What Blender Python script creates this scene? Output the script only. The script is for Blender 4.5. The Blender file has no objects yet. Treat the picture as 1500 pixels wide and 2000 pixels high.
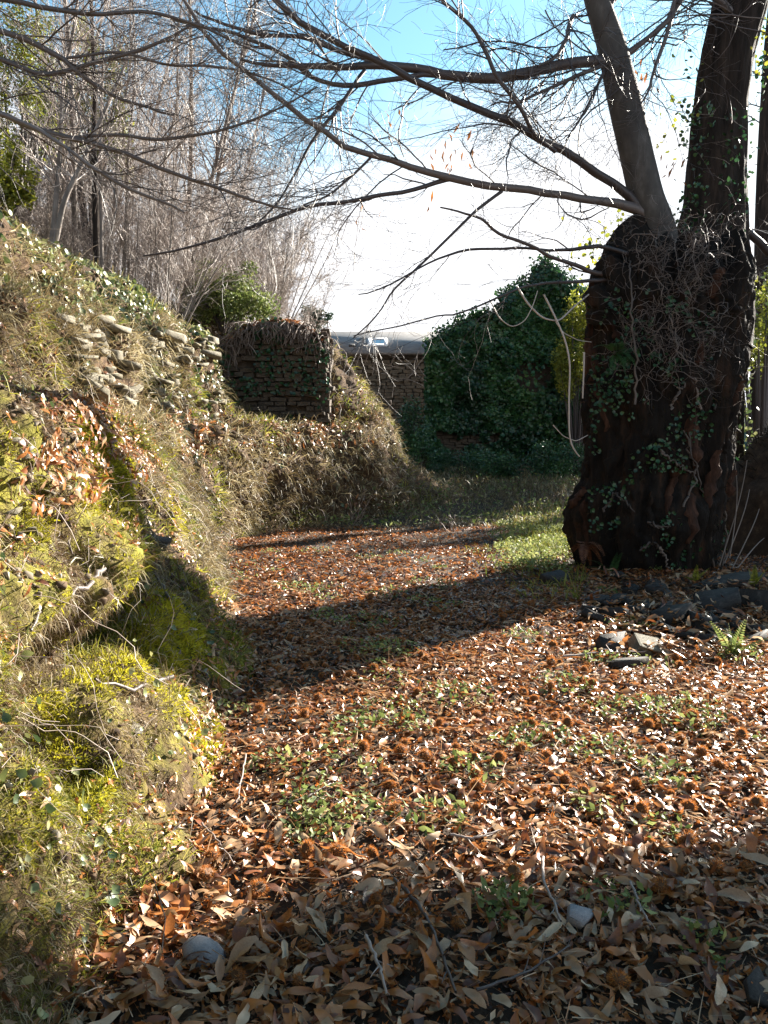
import bpy, math, random
import numpy as np
from mathutils import Vector

rng = np.random.default_rng(11)
random.seed(5)
R = math.radians
scene = bpy.context.scene
col = scene.collection

# ------------------------------------------------------------------ camera, sky, sun, exposure
EYE = 1.45
PITCH = math.atan(120 / 1570)
cam_d = bpy.data.cameras.new("camera")
cam = bpy.data.objects.new("camera", cam_d)
col.objects.link(cam)
cam.location = (0, 0, EYE)
cam.rotation_euler = (math.pi / 2 - PITCH, 0, 0)
cam_d.sensor_fit = 'VERTICAL'
cam_d.angle = 2 * math.atan(1000 / 1570)
cam_d.clip_start = 0.05
cam_d.clip_end = 3000
scene.camera = cam

SUN_AZ, SUN_EL = R(46.0), R(22.5)          # azimuth measured from the view direction (+Y) towards +X
SUN_DIR = np.array([math.sin(SUN_AZ) * math.cos(SUN_EL), math.cos(SUN_AZ) * math.cos(SUN_EL), math.sin(SUN_EL)])
world = bpy.data.worlds.new("World")
scene.world = world
world.use_nodes = True
wt = world.node_tree
wt.nodes.clear()
w_out = wt.nodes.new('ShaderNodeOutputWorld')
w_bg = wt.nodes.new('ShaderNodeBackground')
w_bg.inputs['Strength'].default_value = 0.05
w_sky = wt.nodes.new('ShaderNodeTexSky')
w_sky.sky_type = 'NISHITA'
w_sky.sun_disc = False
w_sky.sun_elevation = SUN_EL
w_sky.sun_rotation = SUN_AZ
w_sky.air_density = 1.0
w_sky.dust_density = 0.6
w_sky.ozone_density = 1.3
# thin bright cloud low in the sky, all the way round, breaking up into blue overhead
w_tc = wt.nodes.new('ShaderNodeTexCoord')
w_sep = wt.nodes.new('ShaderNodeSeparateXYZ')
w_map = wt.nodes.new('ShaderNodeMapping')
w_map.inputs['Scale'].default_value = (2.2, 2.2, 5.0)
w_n = wt.nodes.new('ShaderNodeTexNoise')
w_n.inputs['Scale'].default_value = 1.6
w_n.inputs['Detail'].default_value = 5
w_mul = wt.nodes.new('ShaderNodeMath'); w_mul.operation = 'MULTIPLY_ADD'
w_mul.inputs[1].default_value = 0.34
w_mul.inputs[2].default_value = -0.17
w_add = wt.nodes.new('ShaderNodeMath'); w_add.operation = 'ADD'
w_mr = wt.nodes.new('ShaderNodeMapRange'); w_mr.interpolation_type = 'SMOOTHSTEP'
w_mr.inputs['From Min'].default_value = 0.44
w_mr.inputs['From Max'].default_value = 0.27
w_mix = wt.nodes.new('ShaderNodeMixRGB')
w_mix.inputs['Color2'].default_value = (4.7, 4.75, 4.9, 1)
L = wt.links.new
L(w_tc.outputs['Generated'], w_sep.inputs[0])
L(w_tc.outputs['Generated'], w_map.inputs[0])
L(w_map.outputs[0], w_n.inputs['Vector'])
L(w_n.outputs[0], w_mul.inputs[0])
L(w_mul.outputs[0], w_add.inputs[0])
L(w_sep.outputs['Z'], w_add.inputs[1])
L(w_add.outputs[0], w_mr.inputs['Value'])
L(w_mr.outputs[0], w_mix.inputs['Fac'])
w_tint = wt.nodes.new('ShaderNodeMixRGB'); w_tint.blend_type = 'MULTIPLY'; w_tint.inputs['Fac'].default_value = 1.0
w_tint.inputs['Color2'].default_value = (.70, .98, .94, 1)
L(w_sky.outputs[0], w_tint.inputs['Color1'])
L(w_tint.outputs[0], w_mix.inputs['Color1'])
L(w_mix.outputs[0], w_bg.inputs['Color'])
L(w_bg.outputs[0], w_out.inputs['Surface'])

sun_d = bpy.data.lights.new("sun", 'SUN')
sun_d.energy = 5.0
sun_d.angle = R(0.53)
sun_d.color = (1.0, 0.93, 0.82)
sun = bpy.data.objects.new("sun", sun_d)
col.objects.link(sun)
sun.rotation_euler = Vector((-SUN_DIR[0], -SUN_DIR[1], -SUN_DIR[2])).to_track_quat('-Z', 'Y').to_euler()

scene.view_settings.view_transform = 'Standard'
scene.view_settings.look = 'None'
scene.view_settings.gamma = 1
scene.view_settings.exposure = 2.6
scene.view_settings.use_curve_mapping = False
scene.render.engine = 'CYCLES'
scene.cycles.max_bounces = 6
scene.cycles.diffuse_bounces = 3
scene.cycles.glossy_bounces = 2
scene.cycles.transparent_max_bounces = 4
scene.cycles.use_denoising = True

# ------------------------------------------------------------------ helpers: noise, projection
def _hash(ix, iy, iz, seed):
    h = (ix * 374761393 + iy * 668265263 + iz * 2147483647 + seed * 974634757) & 0xFFFFFFFF
    h = ((h ^ (h >> 13)) * 1274126177) & 0xFFFFFFFF
    h = ((h ^ (h >> 16)) * 2246822519) & 0xFFFFFFFF
    return ((h ^ (h >> 15)) & 0xFFFFFF) / float(0xFFFFFF)

def vnoise(p, seed=0):
    p = np.asarray(p, float)
    i = np.floor(p).astype(np.int64)
    f = p - i
    f = f * f * (3 - 2 * f)
    r = 0
    for dx in (0, 1):
        for dy in (0, 1):
            for dz in (0, 1):
                w = (f[..., 0] if dx else 1 - f[..., 0]) * (f[..., 1] if dy else 1 - f[..., 1]) * (f[..., 2] if dz else 1 - f[..., 2])
                r = r + w * _hash(i[..., 0] + dx, i[..., 1] + dy, i[..., 2] + dz, seed)
    return r * 2 - 1

def fbm(p, octv=4, seed=0):
    p = np.asarray(p, float)
    a, s, r = 1.0, 0.0, 0
    for k in range(octv):
        r = r + a * vnoise(p, seed + k * 17)
        s += a
        a *= 0.5
        p = p * 2.03 + 11.3
    return r / s

CP, SP = math.cos(PITCH), math.sin(PITCH)
def pix(x, y, Y):
    """point of the place seen at photograph pixel x, y when it lies Y metres ahead"""
    u, v = (x - 750) / 1570.0, (1000 - y) / 1570.0
    d = np.array([u, CP + v * SP, -SP + v * CP])
    return np.array([0, 0, EYE]) + d * (Y / d[1])

def project(P):
    P = np.asarray(P, float)
    q = P - np.array([0, 0, EYE])
    dep = q[..., 1] * CP - q[..., 2] * SP
    up = q[..., 1] * SP + q[..., 2] * CP
    dep_ = np.where(dep < 0.05, 0.05, dep)
    return 750 + 1570 * q[..., 0] / dep_, 1000 - 1570 * up / dep_, dep

def inview(P, m=160):
    x, y, d = project(P)
    return (d > 0.3) & (x > -m) & (x < 1500 + m) & (y > -m) & (y < 2000 + m)

def nrm(v):
    return v / np.maximum(np.linalg.norm(v, axis=-1, keepdims=True), 1e-9)

# ------------------------------------------------------------------ helpers: meshes
def mk_mesh(name, V, F, tint=None, smooth=False):
    V = np.asarray(V, np.float32).reshape(-1, 3)
    if not isinstance(F, (list, tuple)):
        F = [F]
    F = [np.asarray(f, np.int32) for f in F if len(f)]
    me = bpy.data.meshes.new(name)
    me.vertices.add(len(V))
    me.vertices.foreach_set('co', V.ravel())
    loops = np.concatenate([f.ravel() for f in F])
    sizes = np.concatenate([np.full(len(f), f.shape[1], np.int32) for f in F])
    me.loops.add(len(loops))
    me.loops.foreach_set('vertex_index', loops)
    me.polygons.add(len(sizes))
    starts = np.concatenate([[0], np.cumsum(sizes)[:-1]]).astype(np.int32)
    me.polygons.foreach_set('loop_start', starts)
    if tint is not None:
        at = me.attributes.new('tint', 'FLOAT', 'POINT')
        at.data.foreach_set('value', np.asarray(tint, np.float32).ravel())
    if smooth:
        me.polygons.foreach_set('use_smooth', np.ones(len(sizes), bool))
    me.update(calc_edges=True)
    return me

def obj(name, me, mat=None, parent=None, loc=None):
    o = bpy.data.objects.new(name, me)
    col.objects.link(o)
    if mat is not None and len(me.materials) == 0:
        me.materials.append(mat)
    if parent is not None:
        o.parent = parent
    if loc is not None:
        o.location = loc
    return o

def tag(o, label=None, cat=None, group=None, kind=None):
    if label: o['label'] = label
    if cat: o['category'] = cat
    if group: o['group'] = group
    if kind: o['kind'] = kind
    return o

def thing(name, label, cat, loc=(0, 0, 0), group=None):
    o = bpy.data.objects.new(name, None)
    o.empty_display_size = 0.1
    col.objects.link(o)
    o.location = [float(c) for c in loc]
    return tag(o, label, cat, group)

def part(name, V, F, mat, parent, tint=None, smooth=False, kind=None):
    """a part whose vertices are given in world space, placed under a thing that may have moved"""
    V = np.asarray(V, float).reshape(-1, 3)
    p = np.array(parent.location) if parent is not None else np.zeros(3)
    q = parent.parent if parent is not None else None
    while q is not None:
        p = p + np.array(q.location); q = q.parent
    o = obj(name, mk_mesh(name, V - p, F, tint, smooth), mat, parent)
    if kind: o['kind'] = kind
    return o

def dup(root, **kw):
    r = root.copy(); col.objects.link(r)
    for ch in list(root.children):
        c = ch.copy(); col.objects.link(c); c.parent = r
        for g in ch.children:
            d = g.copy(); col.objects.link(d); d.parent = c
    for k, v in kw.items():
        setattr(r, k, v)
    return r

def grid_faces(nu, nv, wrap=False):
    a = np.arange(nu * nv).reshape(nu, nv)
    if wrap:
        a = np.concatenate([a, a[:, :1]], 1)
    return np.stack([a[:-1, :-1], a[1:, :-1], a[1:, 1:], a[:-1, 1:]], -1).reshape(-1, 4)

def tubes(P, Rd, sides=4, tint=None):
    """P (N,n,3) polylines, Rd (N,n) radii -> verts, quads, tint"""
    P = np.asarray(P, float)
    if P.ndim == 2:
        P = P[None]; Rd = np.asarray(Rd, float)[None]
    N, n, _ = P.shape
    T = np.empty_like(P)
    T[:, 1:-1] = P[:, 2:] - P[:, :-2]
    T[:, 0] = P[:, 1] - P[:, 0]
    T[:, -1] = P[:, -1] - P[:, -2]
    T = nrm(T)
    m = nrm(P[:, -1] - P[:, 0])
    ref = np.where(np.abs(m[:, 2:3]) < 0.8, np.array([[0, 0, 1.0]]), np.array([[1.0, 0, 0]]))
    ref = nrm(np.cross(m, ref))[:, None, :]
    U = nrm(ref - T * np.sum(ref * T, -1, keepdims=True))
    W = np.cross(T, U)
    a = np.arange(sides) * 2 * np.pi / sides
    V = P[:, :, None, :] + Rd[:, :, None, None] * (np.cos(a)[None, None, :, None] * U[:, :, None, :] + np.sin(a)[None, None, :, None] * W[:, :, None, :])
    f = grid_faces(n, sides, True)
    # grid_faces with wrap indexes n x sides
    F = (f[None] + (np.arange(N) * n * sides)[:, None, None]).reshape(-1, 4)
    if tint is None:
        tint = rng.random(N)
    t = np.repeat(np.asarray(tint), n * sides)
    return V.reshape(-1, 3), F, t

def resample(P, Rd, n):
    P = np.asarray(P, float); Rd = np.asarray(Rd, float)
    d = np.concatenate([[0], np.cumsum(np.linalg.norm(np.diff(P, axis=0), axis=1))])
    u = np.linspace(0, d[-1], n)
    # smooth the polyline a little
    Q = np.stack([np.interp(u, d, P[:, k]) for k in range(3)], 1)
    for _ in range(3):
        Q[1:-1] = 0.25 * Q[:-2] + 0.5 * Q[1:-1] + 0.25 * Q[2:]
    return Q, np.interp(u, d, Rd)

def spawn(P, Rd, per, length, t0=0.15, spread=0.9, up=0.0, n=7, wig=0.25, rr=0.5, taper=0.25, tmax=1.0):
    """side shoots from every polyline of P"""
    N, m, _ = P.shape
    k = N * per
    idx = np.repeat(np.arange(N), per)
    t = (t0 + (tmax - t0) * rng.random(k)) * (m - 1.001)
    i0 = t.astype(int); f = (t - i0)[:, None]
    base = P[idx, i0] * (1 - f) + P[idx, i0 + 1] * f
    tan = nrm(P[idx, i0 + 1] - P[idx, i0])
    rb = Rd[idx, i0] * (1 - f[:, 0]) + Rd[idx, i0 + 1] * f[:, 0]
    rnd = rng.normal(size=(k, 3))
    perp = nrm(rnd - tan * np.sum(rnd * tan, -1, keepdims=True))
    d = nrm(tan + perp * spread * (0.5 + rng.random((k, 1))) + np.array([0, 0, up]))
    Ln = rng.uniform(length[0], length[1], k) * (1.15 - 0.6 * t / m)
    st = (Ln / (n - 1))[:, None]
    out = np.empty((k, n, 3)); out[:, 0] = base
    bend = rng.normal(size=(k, 3)) * wig
    for j in range(1, n):
        d = nrm(d + bend * 0.35 + rng.normal(size=(k, 3)) * wig * 0.45 + np.array([0, 0, up * 0.25]))
        out[:, j] = out[:, j - 1] + d * st
    r0 = np.minimum(rb * rr, 0.03 + rb * 0.2)
    rad = r0[:, None] * np.linspace(1, taper, n)[None]
    return out, np.maximum(rad, 0.0011)

def frames(nv, yaw=None):
    k = len(nv)
    r = rng.normal(size=(k, 3))
    t1 = nrm(r - nv * np.sum(r * nv, -1, keepdims=True))
    t2 = np.cross(nv, t1)
    return np.stack([t1, t2, nv], -1)          # columns

def scatter(tv, tf, pos, rot, sc):
    """template verts tv (m,3), faces list of arrays, -> big mesh"""
    V = pos[:, None, :] + np.einsum('nij,mj->nmi', rot, tv) * np.asarray(sc).reshape(-1, 1, 1)
    m = len(tv); n = len(pos)
    Fs = []
    for f in (tf if isinstance(tf, list) else [tf]):
        f = np.asarray(f)
        Fs.append((f[None] + (np.arange(n) * m)[:, None, None]).reshape(-1, f.shape[1]))
    return V.reshape(-1, 3), Fs

class Bag:
    """collects geometry for one mesh"""
    def __init__(s): s.V, s.F3, s.F4, s.t, s.n = [], [], [], [], 0
    def add(s, V, Fs, t):
        V = np.asarray(V).reshape(-1, 3)
        for f in (Fs if isinstance(Fs, list) else [Fs]):
            f = np.asarray(f)
            if len(f): (s.F3 if f.shape[1] == 3 else s.F4).append(f + s.n)
        s.V.append(V); s.n += len(V)
        t = np.asarray(t, float)
        s.t.append(np.full(len(V), float(t)) if t.ndim == 0 else (t if len(t) == len(V) else np.repeat(t, len(V) // len(t))))
    def done(s):
        F = []
        if s.F3: F.append(np.concatenate(s.F3))
        if s.F4: F.append(np.concatenate(s.F4))
        return np.concatenate(s.V), F, np.concatenate(s.t)
    def part(s, name, mat, parent, kind=None, smooth=False):
        V, F, t = s.done()
        return part(name, V, F, mat, parent, t, smooth, kind)
    def top(s, name, mat, label, cat=None, kind='stuff', smooth=False):
        V, F, t = s.done()
        o = obj(name, mk_mesh(name, V, F, t, smooth), mat)
        return tag(o, label, cat, None, kind)

def leaf_template(ns=5, width=0.28, curl=0.3, fold=0.25, twist=0.0, blunt=1.0, crumple=0.0, sweep=0.0):
    """a lanceolate leaf of length 1 along x, midrib and two edges"""
    u = np.linspace(0, 1, ns)
    w = width * 0.5 * np.sin(np.pi * np.clip(u, 0.02, 0.98) ** blunt) ** 0.8
    z = curl * (u - 0.5) ** 2 * 2 - curl * 0.25
    V = []
    for k in range(ns):
        a = twist * (u[k] - 0.5)
        for s in (-1, 0, 1):
            y = s * w[k] + sweep * (u[k] - .5) ** 2 + crumple * rng.normal() * .05; zz = abs(s) * fold * w[k] + crumple * rng.normal() * .06
            V.append((u[k] - 0.5, y * math.cos(a) - zz * math.sin(a), z[k] + y * math.sin(a) + zz * math.cos(a)))
    return np.array(V), grid_faces(ns, 3)

# ------------------------------------------------------------------ materials
def newmat(name):
    m = bpy.data.materials.new(name)
    m.use_nodes = True
    nt = m.node_tree
    nt.nodes.clear()
    out = nt.nodes.new('ShaderNodeOutputMaterial')
    b = nt.nodes.new('ShaderNodeBsdfPrincipled')
    nt.links.new(b.outputs[0], out.inputs['Surface'])
    return m, nt, b, out

def ramp(nt, stops, interp='LINEAR'):
    r = nt.nodes.new('ShaderNodeValToRGB')
    r.color_ramp.interpolation = interp
    e = r.color_ramp.elements
    while len(e) < len(stops): e.new(0.5)
    for k, (p, c) in enumerate(stops):
        e[k].position = p; e[k].color = (*c, 1)
    return r

def noise_node(nt, scale, detail=4, rough=0.55, vec=None, stretch=None):
    n = nt.nodes.new('ShaderNodeTexNoise')
    n.inputs['Scale'].default_value = scale
    n.inputs['Detail'].default_value = detail
    n.inputs['Roughness'].default_value = rough
    tc = nt.nodes.new('ShaderNodeTexCoord')
    src = tc.outputs['Object']
    if stretch:
        mp = nt.nodes.new('ShaderNodeMapping'); mp.inputs['Scale'].default_value = stretch
        nt.links.new(src, mp.inputs[0]); src = mp.outputs[0]
    nt.links.new(src, n.inputs['Vector'])
    return n

def mat_leafy(name, stops, rough=0.5, trans=0.3, var=0.35, nscale=30, spec=0.5, per_object=False, sat=1.0):
    """colour from the per-piece tint plus a little mottling; thin things let light through"""
    m, nt, b, out = newmat(name)
    if per_object:
        a = nt.nodes.new('ShaderNodeObjectInfo'); src = a.outputs['Random']
    else:
        a = nt.nodes.new('ShaderNodeAttribute'); a.attribute_name = 'tint'; src = a.outputs['Fac']
    n = noise_node(nt, nscale, 3)
    ma = nt.nodes.new('ShaderNodeMath'); ma.operation = 'MULTIPLY_ADD'
    ma.inputs[1].default_value = var; ma.inputs[2].default_value = -var * 0.5
    nt.links.new(n.outputs[0], ma.inputs[0])
    ad = nt.nodes.new('ShaderNodeMath'); ad.operation = 'ADD'; ad.use_clamp = True
    nt.links.new(ma.outputs[0], ad.inputs[0]); nt.links.new(src, ad.inputs[1])
    r = ramp(nt, stops)
    nt.links.new(ad.outputs[0], r.inputs[0])
    nt.links.new(r.outputs[0], b.inputs['Base Color'])
    b.inputs['Roughness'].default_value = rough
    b.inputs['Specular IOR Level'].default_value = spec
    if trans > 0:
        t = nt.nodes.new('ShaderNodeBsdfTranslucent')
        mx = nt.nodes.new('ShaderNodeMixShader'); mx.inputs[0].default_value = trans
        nt.links.new(r.outputs[0], t.inputs['Color'])
        nt.links.new(b.outputs[0], mx.inputs[1]); nt.links.new(t.outputs[0], mx.inputs[2])
        nt.links.new(mx.outputs[0], out.inputs['Surface'])
    return m

def mat_noise(name, stops, scale=4, detail=6, rough=0.85, bump=0.4, bscale=None, stretch=None, spec=0.3, bdist=0.02):
    m, nt, b, out = newmat(name)
    n = noise_node(nt, scale, detail, 0.6, stretch=stretch)
    r = ramp(nt, stops)
    nt.links.new(n.outputs[0], r.inputs[0])
    nt.links.new(r.outputs[0], b.inputs['Base Color'])
    b.inputs['Roughness'].default_value = rough
    b.inputs['Specular IOR Level'].default_value = spec
    if bump:
        n2 = noise_node(nt, bscale or scale * 4, 5, 0.65, stretch=stretch)
        bp = nt.nodes.new('ShaderNodeBump'); bp.inputs['Strength'].default_value = bump
        bp.inputs['Distance'].default_value = bdist
        nt.links.new(n2.outputs[0], bp.inputs['Height'])
        nt.links.new(bp.outputs[0], b.inputs['Normal'])
    return m

M = {}
M['soil'] = mat_noise('leaf_mould_soil', [(.3, (.018, .012, .008)), (.55, (.045, .028, .017)), (.75, (.09, .06, .035))], 9, 8, .95, .8, 60)
M['litter'] = mat_leafy('dead_chestnut_leaf', [(0, (.05, .02, .009)), (.2, (.20, .065, .02)), (.42, (.42, .165, .045)), (.6, (.26, .14, .065)), (.8, (.40, .245, .13)), (1, (.60, .44, .285))], .38, .30, .3, 25, .6)
M['clod'] = mat_leafy('clods_and_chips', [(0, (.03, .018, .011)), (.5, (.09, .058, .034)), (.8, (.16, .13, .095)), (1, (.30, .28, .23))], .9, 0, .25, 12, .2)
M['crumb'] = mat_leafy('broken_leaf_and_husk', [(0, (.05, .02, .01)), (.35, (.32, .095, .02)), (.6, (.50, .18, .04)), (.8, (.20, .11, .06)), (1, (.55, .42, .28))], .5, .25, .25, 25, .5)
M['burr'] = mat_leafy('chestnut_burr_spines', [(0, (.20, .06, .014)), (.5, (.44, .155, .032)), (1, (.60, .27, .07))], .6, .4, .2, 20, .3)
M['burr_core'] = mat_noise('chestnut_burr_husk', [(.3, (.05, .025, .012)), (.7, (.16, .08, .035))], 30, 3, .8, .3)
M['grass_dry'] = mat_leafy('dry_grass', [(0, (.07, .048, .022)), (.4, (.15, .11, .048)), (.7, (.27, .215, .11)), (1, (.42, .36, .22))], .55, .3, .2, 8)
M['thatch'] = mat_leafy('brown_thatch', [(0, (.05, .028, .014)), (.4, (.12, .075, .038)), (.7, (.22, .16, .09)), (1, (.42, .35, .23))], .6, .25, .2, 8, .3)
M['grass_green'] = mat_leafy('green_grass', [(0, (.04, .06, .012)), (.5, (.12, .15, .02)), (.8, (.25, .23, .03)), (1, (.36, .31, .08))], .65, .4, .25, 8)
M['moss'] = mat_leafy('moss_fronds', [(0, (.05, .045, .010)), (.4, (.15, .14, .016)), (.7, (.38, .345, .022)), (1, (.52, .47, .035))], .7, .35, .35, 3, .25)
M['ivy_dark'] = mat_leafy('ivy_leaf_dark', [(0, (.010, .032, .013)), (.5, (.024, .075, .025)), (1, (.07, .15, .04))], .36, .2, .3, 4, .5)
M['ivy_bank'] = mat_leafy('ivy_leaf_on_bank', [(0, (.02, .045, .02)), (.35, (.06, .09, .03)), (.65, (.16, .18, .06)), (1, (.34, .33, .16))], .42, .25, .3, 6, .5)
M['weed'] = mat_leafy('weed_leaf', [(0, (.05, .08, .02)), (.5, (.14, .18, .05)), (1, (.32, .33, .12))], .6, .35, .3, 10, .25)
M['fern'] = mat_leafy('fern_frond', [(0, (.015, .05, .02)), (1, (.06, .14, .04))], .45, .3, .3, 10)
M['bracken'] = mat_leafy('dead_bracken', [(0, (.06, .02, .01)), (1, (.20, .075, .03))], .6, .25, .3, 10)
M['foliage'] = mat_leafy('evergreen_foliage', [(0, (.02, .04, .012)), (.5, (.05, .09, .02)), (1, (.14, .17, .04))], .45, .3, .3, 2)
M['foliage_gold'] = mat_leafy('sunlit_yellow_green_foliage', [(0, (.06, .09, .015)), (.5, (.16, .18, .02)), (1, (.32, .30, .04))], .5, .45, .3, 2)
M['pine'] = mat_leafy('pine_needles', [(0, (.012, .035, .018)), (1, (.04, .085, .035))], .5, .15, .3, 2)
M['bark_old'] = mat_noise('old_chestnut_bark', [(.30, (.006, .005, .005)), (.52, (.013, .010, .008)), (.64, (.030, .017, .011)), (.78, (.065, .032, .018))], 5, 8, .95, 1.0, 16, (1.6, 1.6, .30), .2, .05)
M['bark_red'] = mat_noise('torn_red_bark', [(.3, (.015, .008, .006)), (.55, (.05, .023, .014)), (.75, (.10, .048, .028))], 8, 7, .9, .9, 20, (1.6, 1.6, .3), .2, .03)
M['bark_leader'] = mat_noise('ridged_bark', [(.3, (.010, .008, .007)), (.55, (.028, .020, .016)), (.8, (.07, .048, .036))], 6, 8, .95, 1.0, 14, (2.2, 2.2, .3), .2, .04)
M['bark_smooth'] = mat_noise('smooth_grey_bark', [(.3, (.03, .026, .023)), (.55, (.06, .052, .046)), (.75, (.11, .10, .09))], 7, 6, .75, .3, 40, (1, 1, .5), .35, .01)
M['twig'] = mat_leafy('chestnut_twig', [(0, (.028, .02, .019)), (.6, (.055, .04, .037)), (1, (.12, .095, .085))], .5, 0, .2, 8, .5)
M['twig_pale'] = mat_leafy('pale_twig', [(0, (.14, .10, .085)), (.6, (.28, .225, .195)), (1, (.44, .38, .33))], .55, 0, .2, 5, .5)
M['vine'] = mat_leafy('dead_vine', [(0, (.10, .07, .055)), (.6, (.20, .15, .12)), (1, (.34, .28, .23))], .6, 0, .2, 6)
M['shoot'] = mat_leafy('dead_shoot', [(0, (.05, .036, .03)), (.6, (.13, .10, .085)), (1, (.26, .21, .18))], .6, 0, .2, 6)
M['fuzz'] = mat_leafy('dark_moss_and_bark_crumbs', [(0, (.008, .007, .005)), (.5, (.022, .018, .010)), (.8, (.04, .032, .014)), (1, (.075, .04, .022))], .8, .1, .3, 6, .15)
M['bough'] = mat_leafy('sunlit_brown_bough', [(0, (.05, .037, .032)), (.6, (.10, .078, .068)), (1, (.2, .165, .145))], .55, 0, .2, 8, .5)
M['vine_dark'] = mat_leafy('old_ivy_stem', [(0, (.035, .025, .02)), (.6, (.09, .068, .055)), (1, (.15, .12, .10))], .6, 0, .2, 6)
M['trunk_pale'] = mat_noise('slender_pale_trunk', [(.3, (.08, .065, .055)), (.6, (.19, .16, .14)), (.8, (.36, .32, .29))], 6, 5, .8, .4, 30, (1, 1, .3))
M['slate'] = mat_noise('grey_slate', [(.3, (.016, .015, .015)), (.6, (.042, .039, .037)), (.8, (.11, .10, .09))], 7, 8, .75, .6, 30, None, .25, .015)
M['stone_grey'] = mat_noise('smooth_grey_stone', [(.3, (.15, .145, .15)), (.7, (.25, .24, .245))], 12, 6, .8, .35, 60, None, .4, .006)
M['stone_pale'] = mat_noise('lichened_wall_stone', [(.25, (.05, .045, .03)), (.45, (.13, .115, .08)), (.6, (.205, .18, .135)), (.72, (.13, .135, .05)), (.85, (.10, .085, .05))], 6, 7, .85, .6, 30, None, .3, .015)
M['stone_brown'] = mat_noise('brown_schist', [(.3, (.035, .026, .018)), (.55, (.08, .06, .042)), (.8, (.15, .12, .09))], 5, 7, .85, .6, 26, None, .3, .015)
M['mortar'] = mat_noise('earth_mortar', [(.3, (.03, .024, .018)), (.7, (.08, .06, .045))], 6, 6, .95, .6, 30)
M['roof'] = mat_noise('slate_roof', [(.3, (.13, .12, .115)), (.6, (.19, .178, .17)), (.8, (.25, .235, .225))], 3, 6, .7, .2, 20, None, .4, .01)
M['roof_slate'] = mat_leafy('roof_slate', [(0, (.075, .07, .07)), (.5, (.115, .108, .108)), (1, (.165, .155, .155))], .7, 0, .3, 5, .4)
M['white'] = mat_noise('white_painted_frame', [(.4, (.70, .70, .70)), (.7, (.80, .80, .80))], 8, 2, .5, 0)
mg, ntg, bg_, og = newmat('skylight_glass')
bg_.inputs['Base Color'].default_value = (.02, .04, .07, 1); bg_.inputs['Roughness'].default_value = .03; bg_.inputs['Specular IOR Level'].default_value = 1.0
M['glass'] = mg
M['hill'] = mat_noise('far_wooded_hill', [(.3, (.02, .045, .035)), (.7, (.05, .085, .055))], .12, 8, .95, 0)

# the bank: earth, moss and dry grass mixed by noise; moss thins out with distance along the path
def bank_material():
    m, nt, b, out = newmat('mossy_earth_bank')
    n1 = noise_node(nt, 2.3, 6, .6)
    n2 = noise_node(nt, 14, 6, .65)
    n3 = noise_node(nt, 1.1, 4, .6)
    base = ramp(nt, [(.25, (.025, .015, .009)), (.5, (.075, .045, .025)), (.62, (.13, .085, .045)), (.8, (.20, .15, .08))])
    nt.links.new(n2.outputs[0], base.inputs[0])
    moss = ramp(nt, [(.3, (.06, .055, .012)), (.55, (.17, .155, .02)), (.75, (.32, .28, .035))])
    nt.links.new(n2.outputs[0], moss.inputs[0])
    at = nt.nodes.new('ShaderNodeAttribute'); at.attribute_name = 'tint'       # how mossy this stretch is
    ad = nt.nodes.new('ShaderNodeMath'); ad.operation = 'ADD'
    nt.links.new(n1.outputs[0], ad.inputs[0]); nt.links.new(at.outputs['Fac'], ad.inputs[1])
    mr = nt.nodes.new('ShaderNodeMapRange'); mr.interpolation_type = 'SMOOTHSTEP'
    mr.inputs['From Min'].default_value = .86; mr.inputs['From Max'].default_value = 1.08
    nt.links.new(ad.outputs[0], mr.inputs['Value'])
    mx = nt.nodes.new('ShaderNodeMixRGB')
    nt.links.new(mr.outputs[0], mx.inputs['Fac'])
    nt.links.new(base.outputs[0], mx.inputs['Color1']); nt.links.new(moss.outputs[0], mx.inputs['Color2'])
    nt.links.new(mx.outputs[0], b.inputs['Base Color'])
    b.inputs['Roughness'].default_value = .95
    b.inputs['Specular IOR Level'].default_value = .2
    bp = nt.nodes.new('ShaderNodeBump'); bp.inputs['Strength'].default_value = .8; bp.inputs['Distance'].default_value = .03
    n4 = noise_node(nt, 45, 5, .7)
    nt.links.new(n4.outputs[0], bp.inputs['Height']); nt.links.new(bp.outputs[0], b.inputs['Normal'])
    return m
M['bank'] = bank_material()

# ------------------------------------------------------------------ ground
def gz(x, y):
    x = np.asarray(x, float); y = np.asarray(y, float)
    p = np.stack([x, y, np.zeros_like(x)], -1)
    z = 0.05 * fbm(p * 0.9, 3, 3) + 0.018 * fbm(p * 5, 2, 9)
    z = z + 0.05 * np.exp(-((x - 3.7) / 1.3) ** 2 - ((y - 8.2) / 1.3) ** 2)
    z = z + 0.40 * np.clip((y - 15.5) / 4.5, 0, 1) ** 1.3
    far = np.clip(x - 7.0, 0, 60)
    z = z - 0.22 * far - 0.0 * y
    z = z - 0.10 * np.clip(y - 48, 0, 120)
    return z

def axis(a, b, fine0, fine1, st, grow=1.12):
    xs = list(np.arange(fine0, fine1, st))
    s, v = st, fine1
    while v < b: xs.append(v); s *= grow; v += s
    s, v = st, fine0
    lo = []
    while v > a: s *= grow; v -= s; lo.append(v)
    return np.array(sorted(lo) + xs + [b])
gx = axis(-40, 700, -3.2, 5.0, 0.06)
gy = axis(-12, 1200, 1.4, 12.0, 0.06, 1.08)
GX, GY = np.meshgrid(gx, gy, indexing='ij')
GZ = gz(GX, GY)
V = np.stack([GX, GY, GZ], -1)
ground = obj('ground', mk_mesh('ground', V, grid_faces(len(gx), len(gy))[:, ::-1], None, True), M['soil'])
tag(ground, 'leaf strewn earth track between the mossy bank and the old tree', None, None, 'structure')

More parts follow.
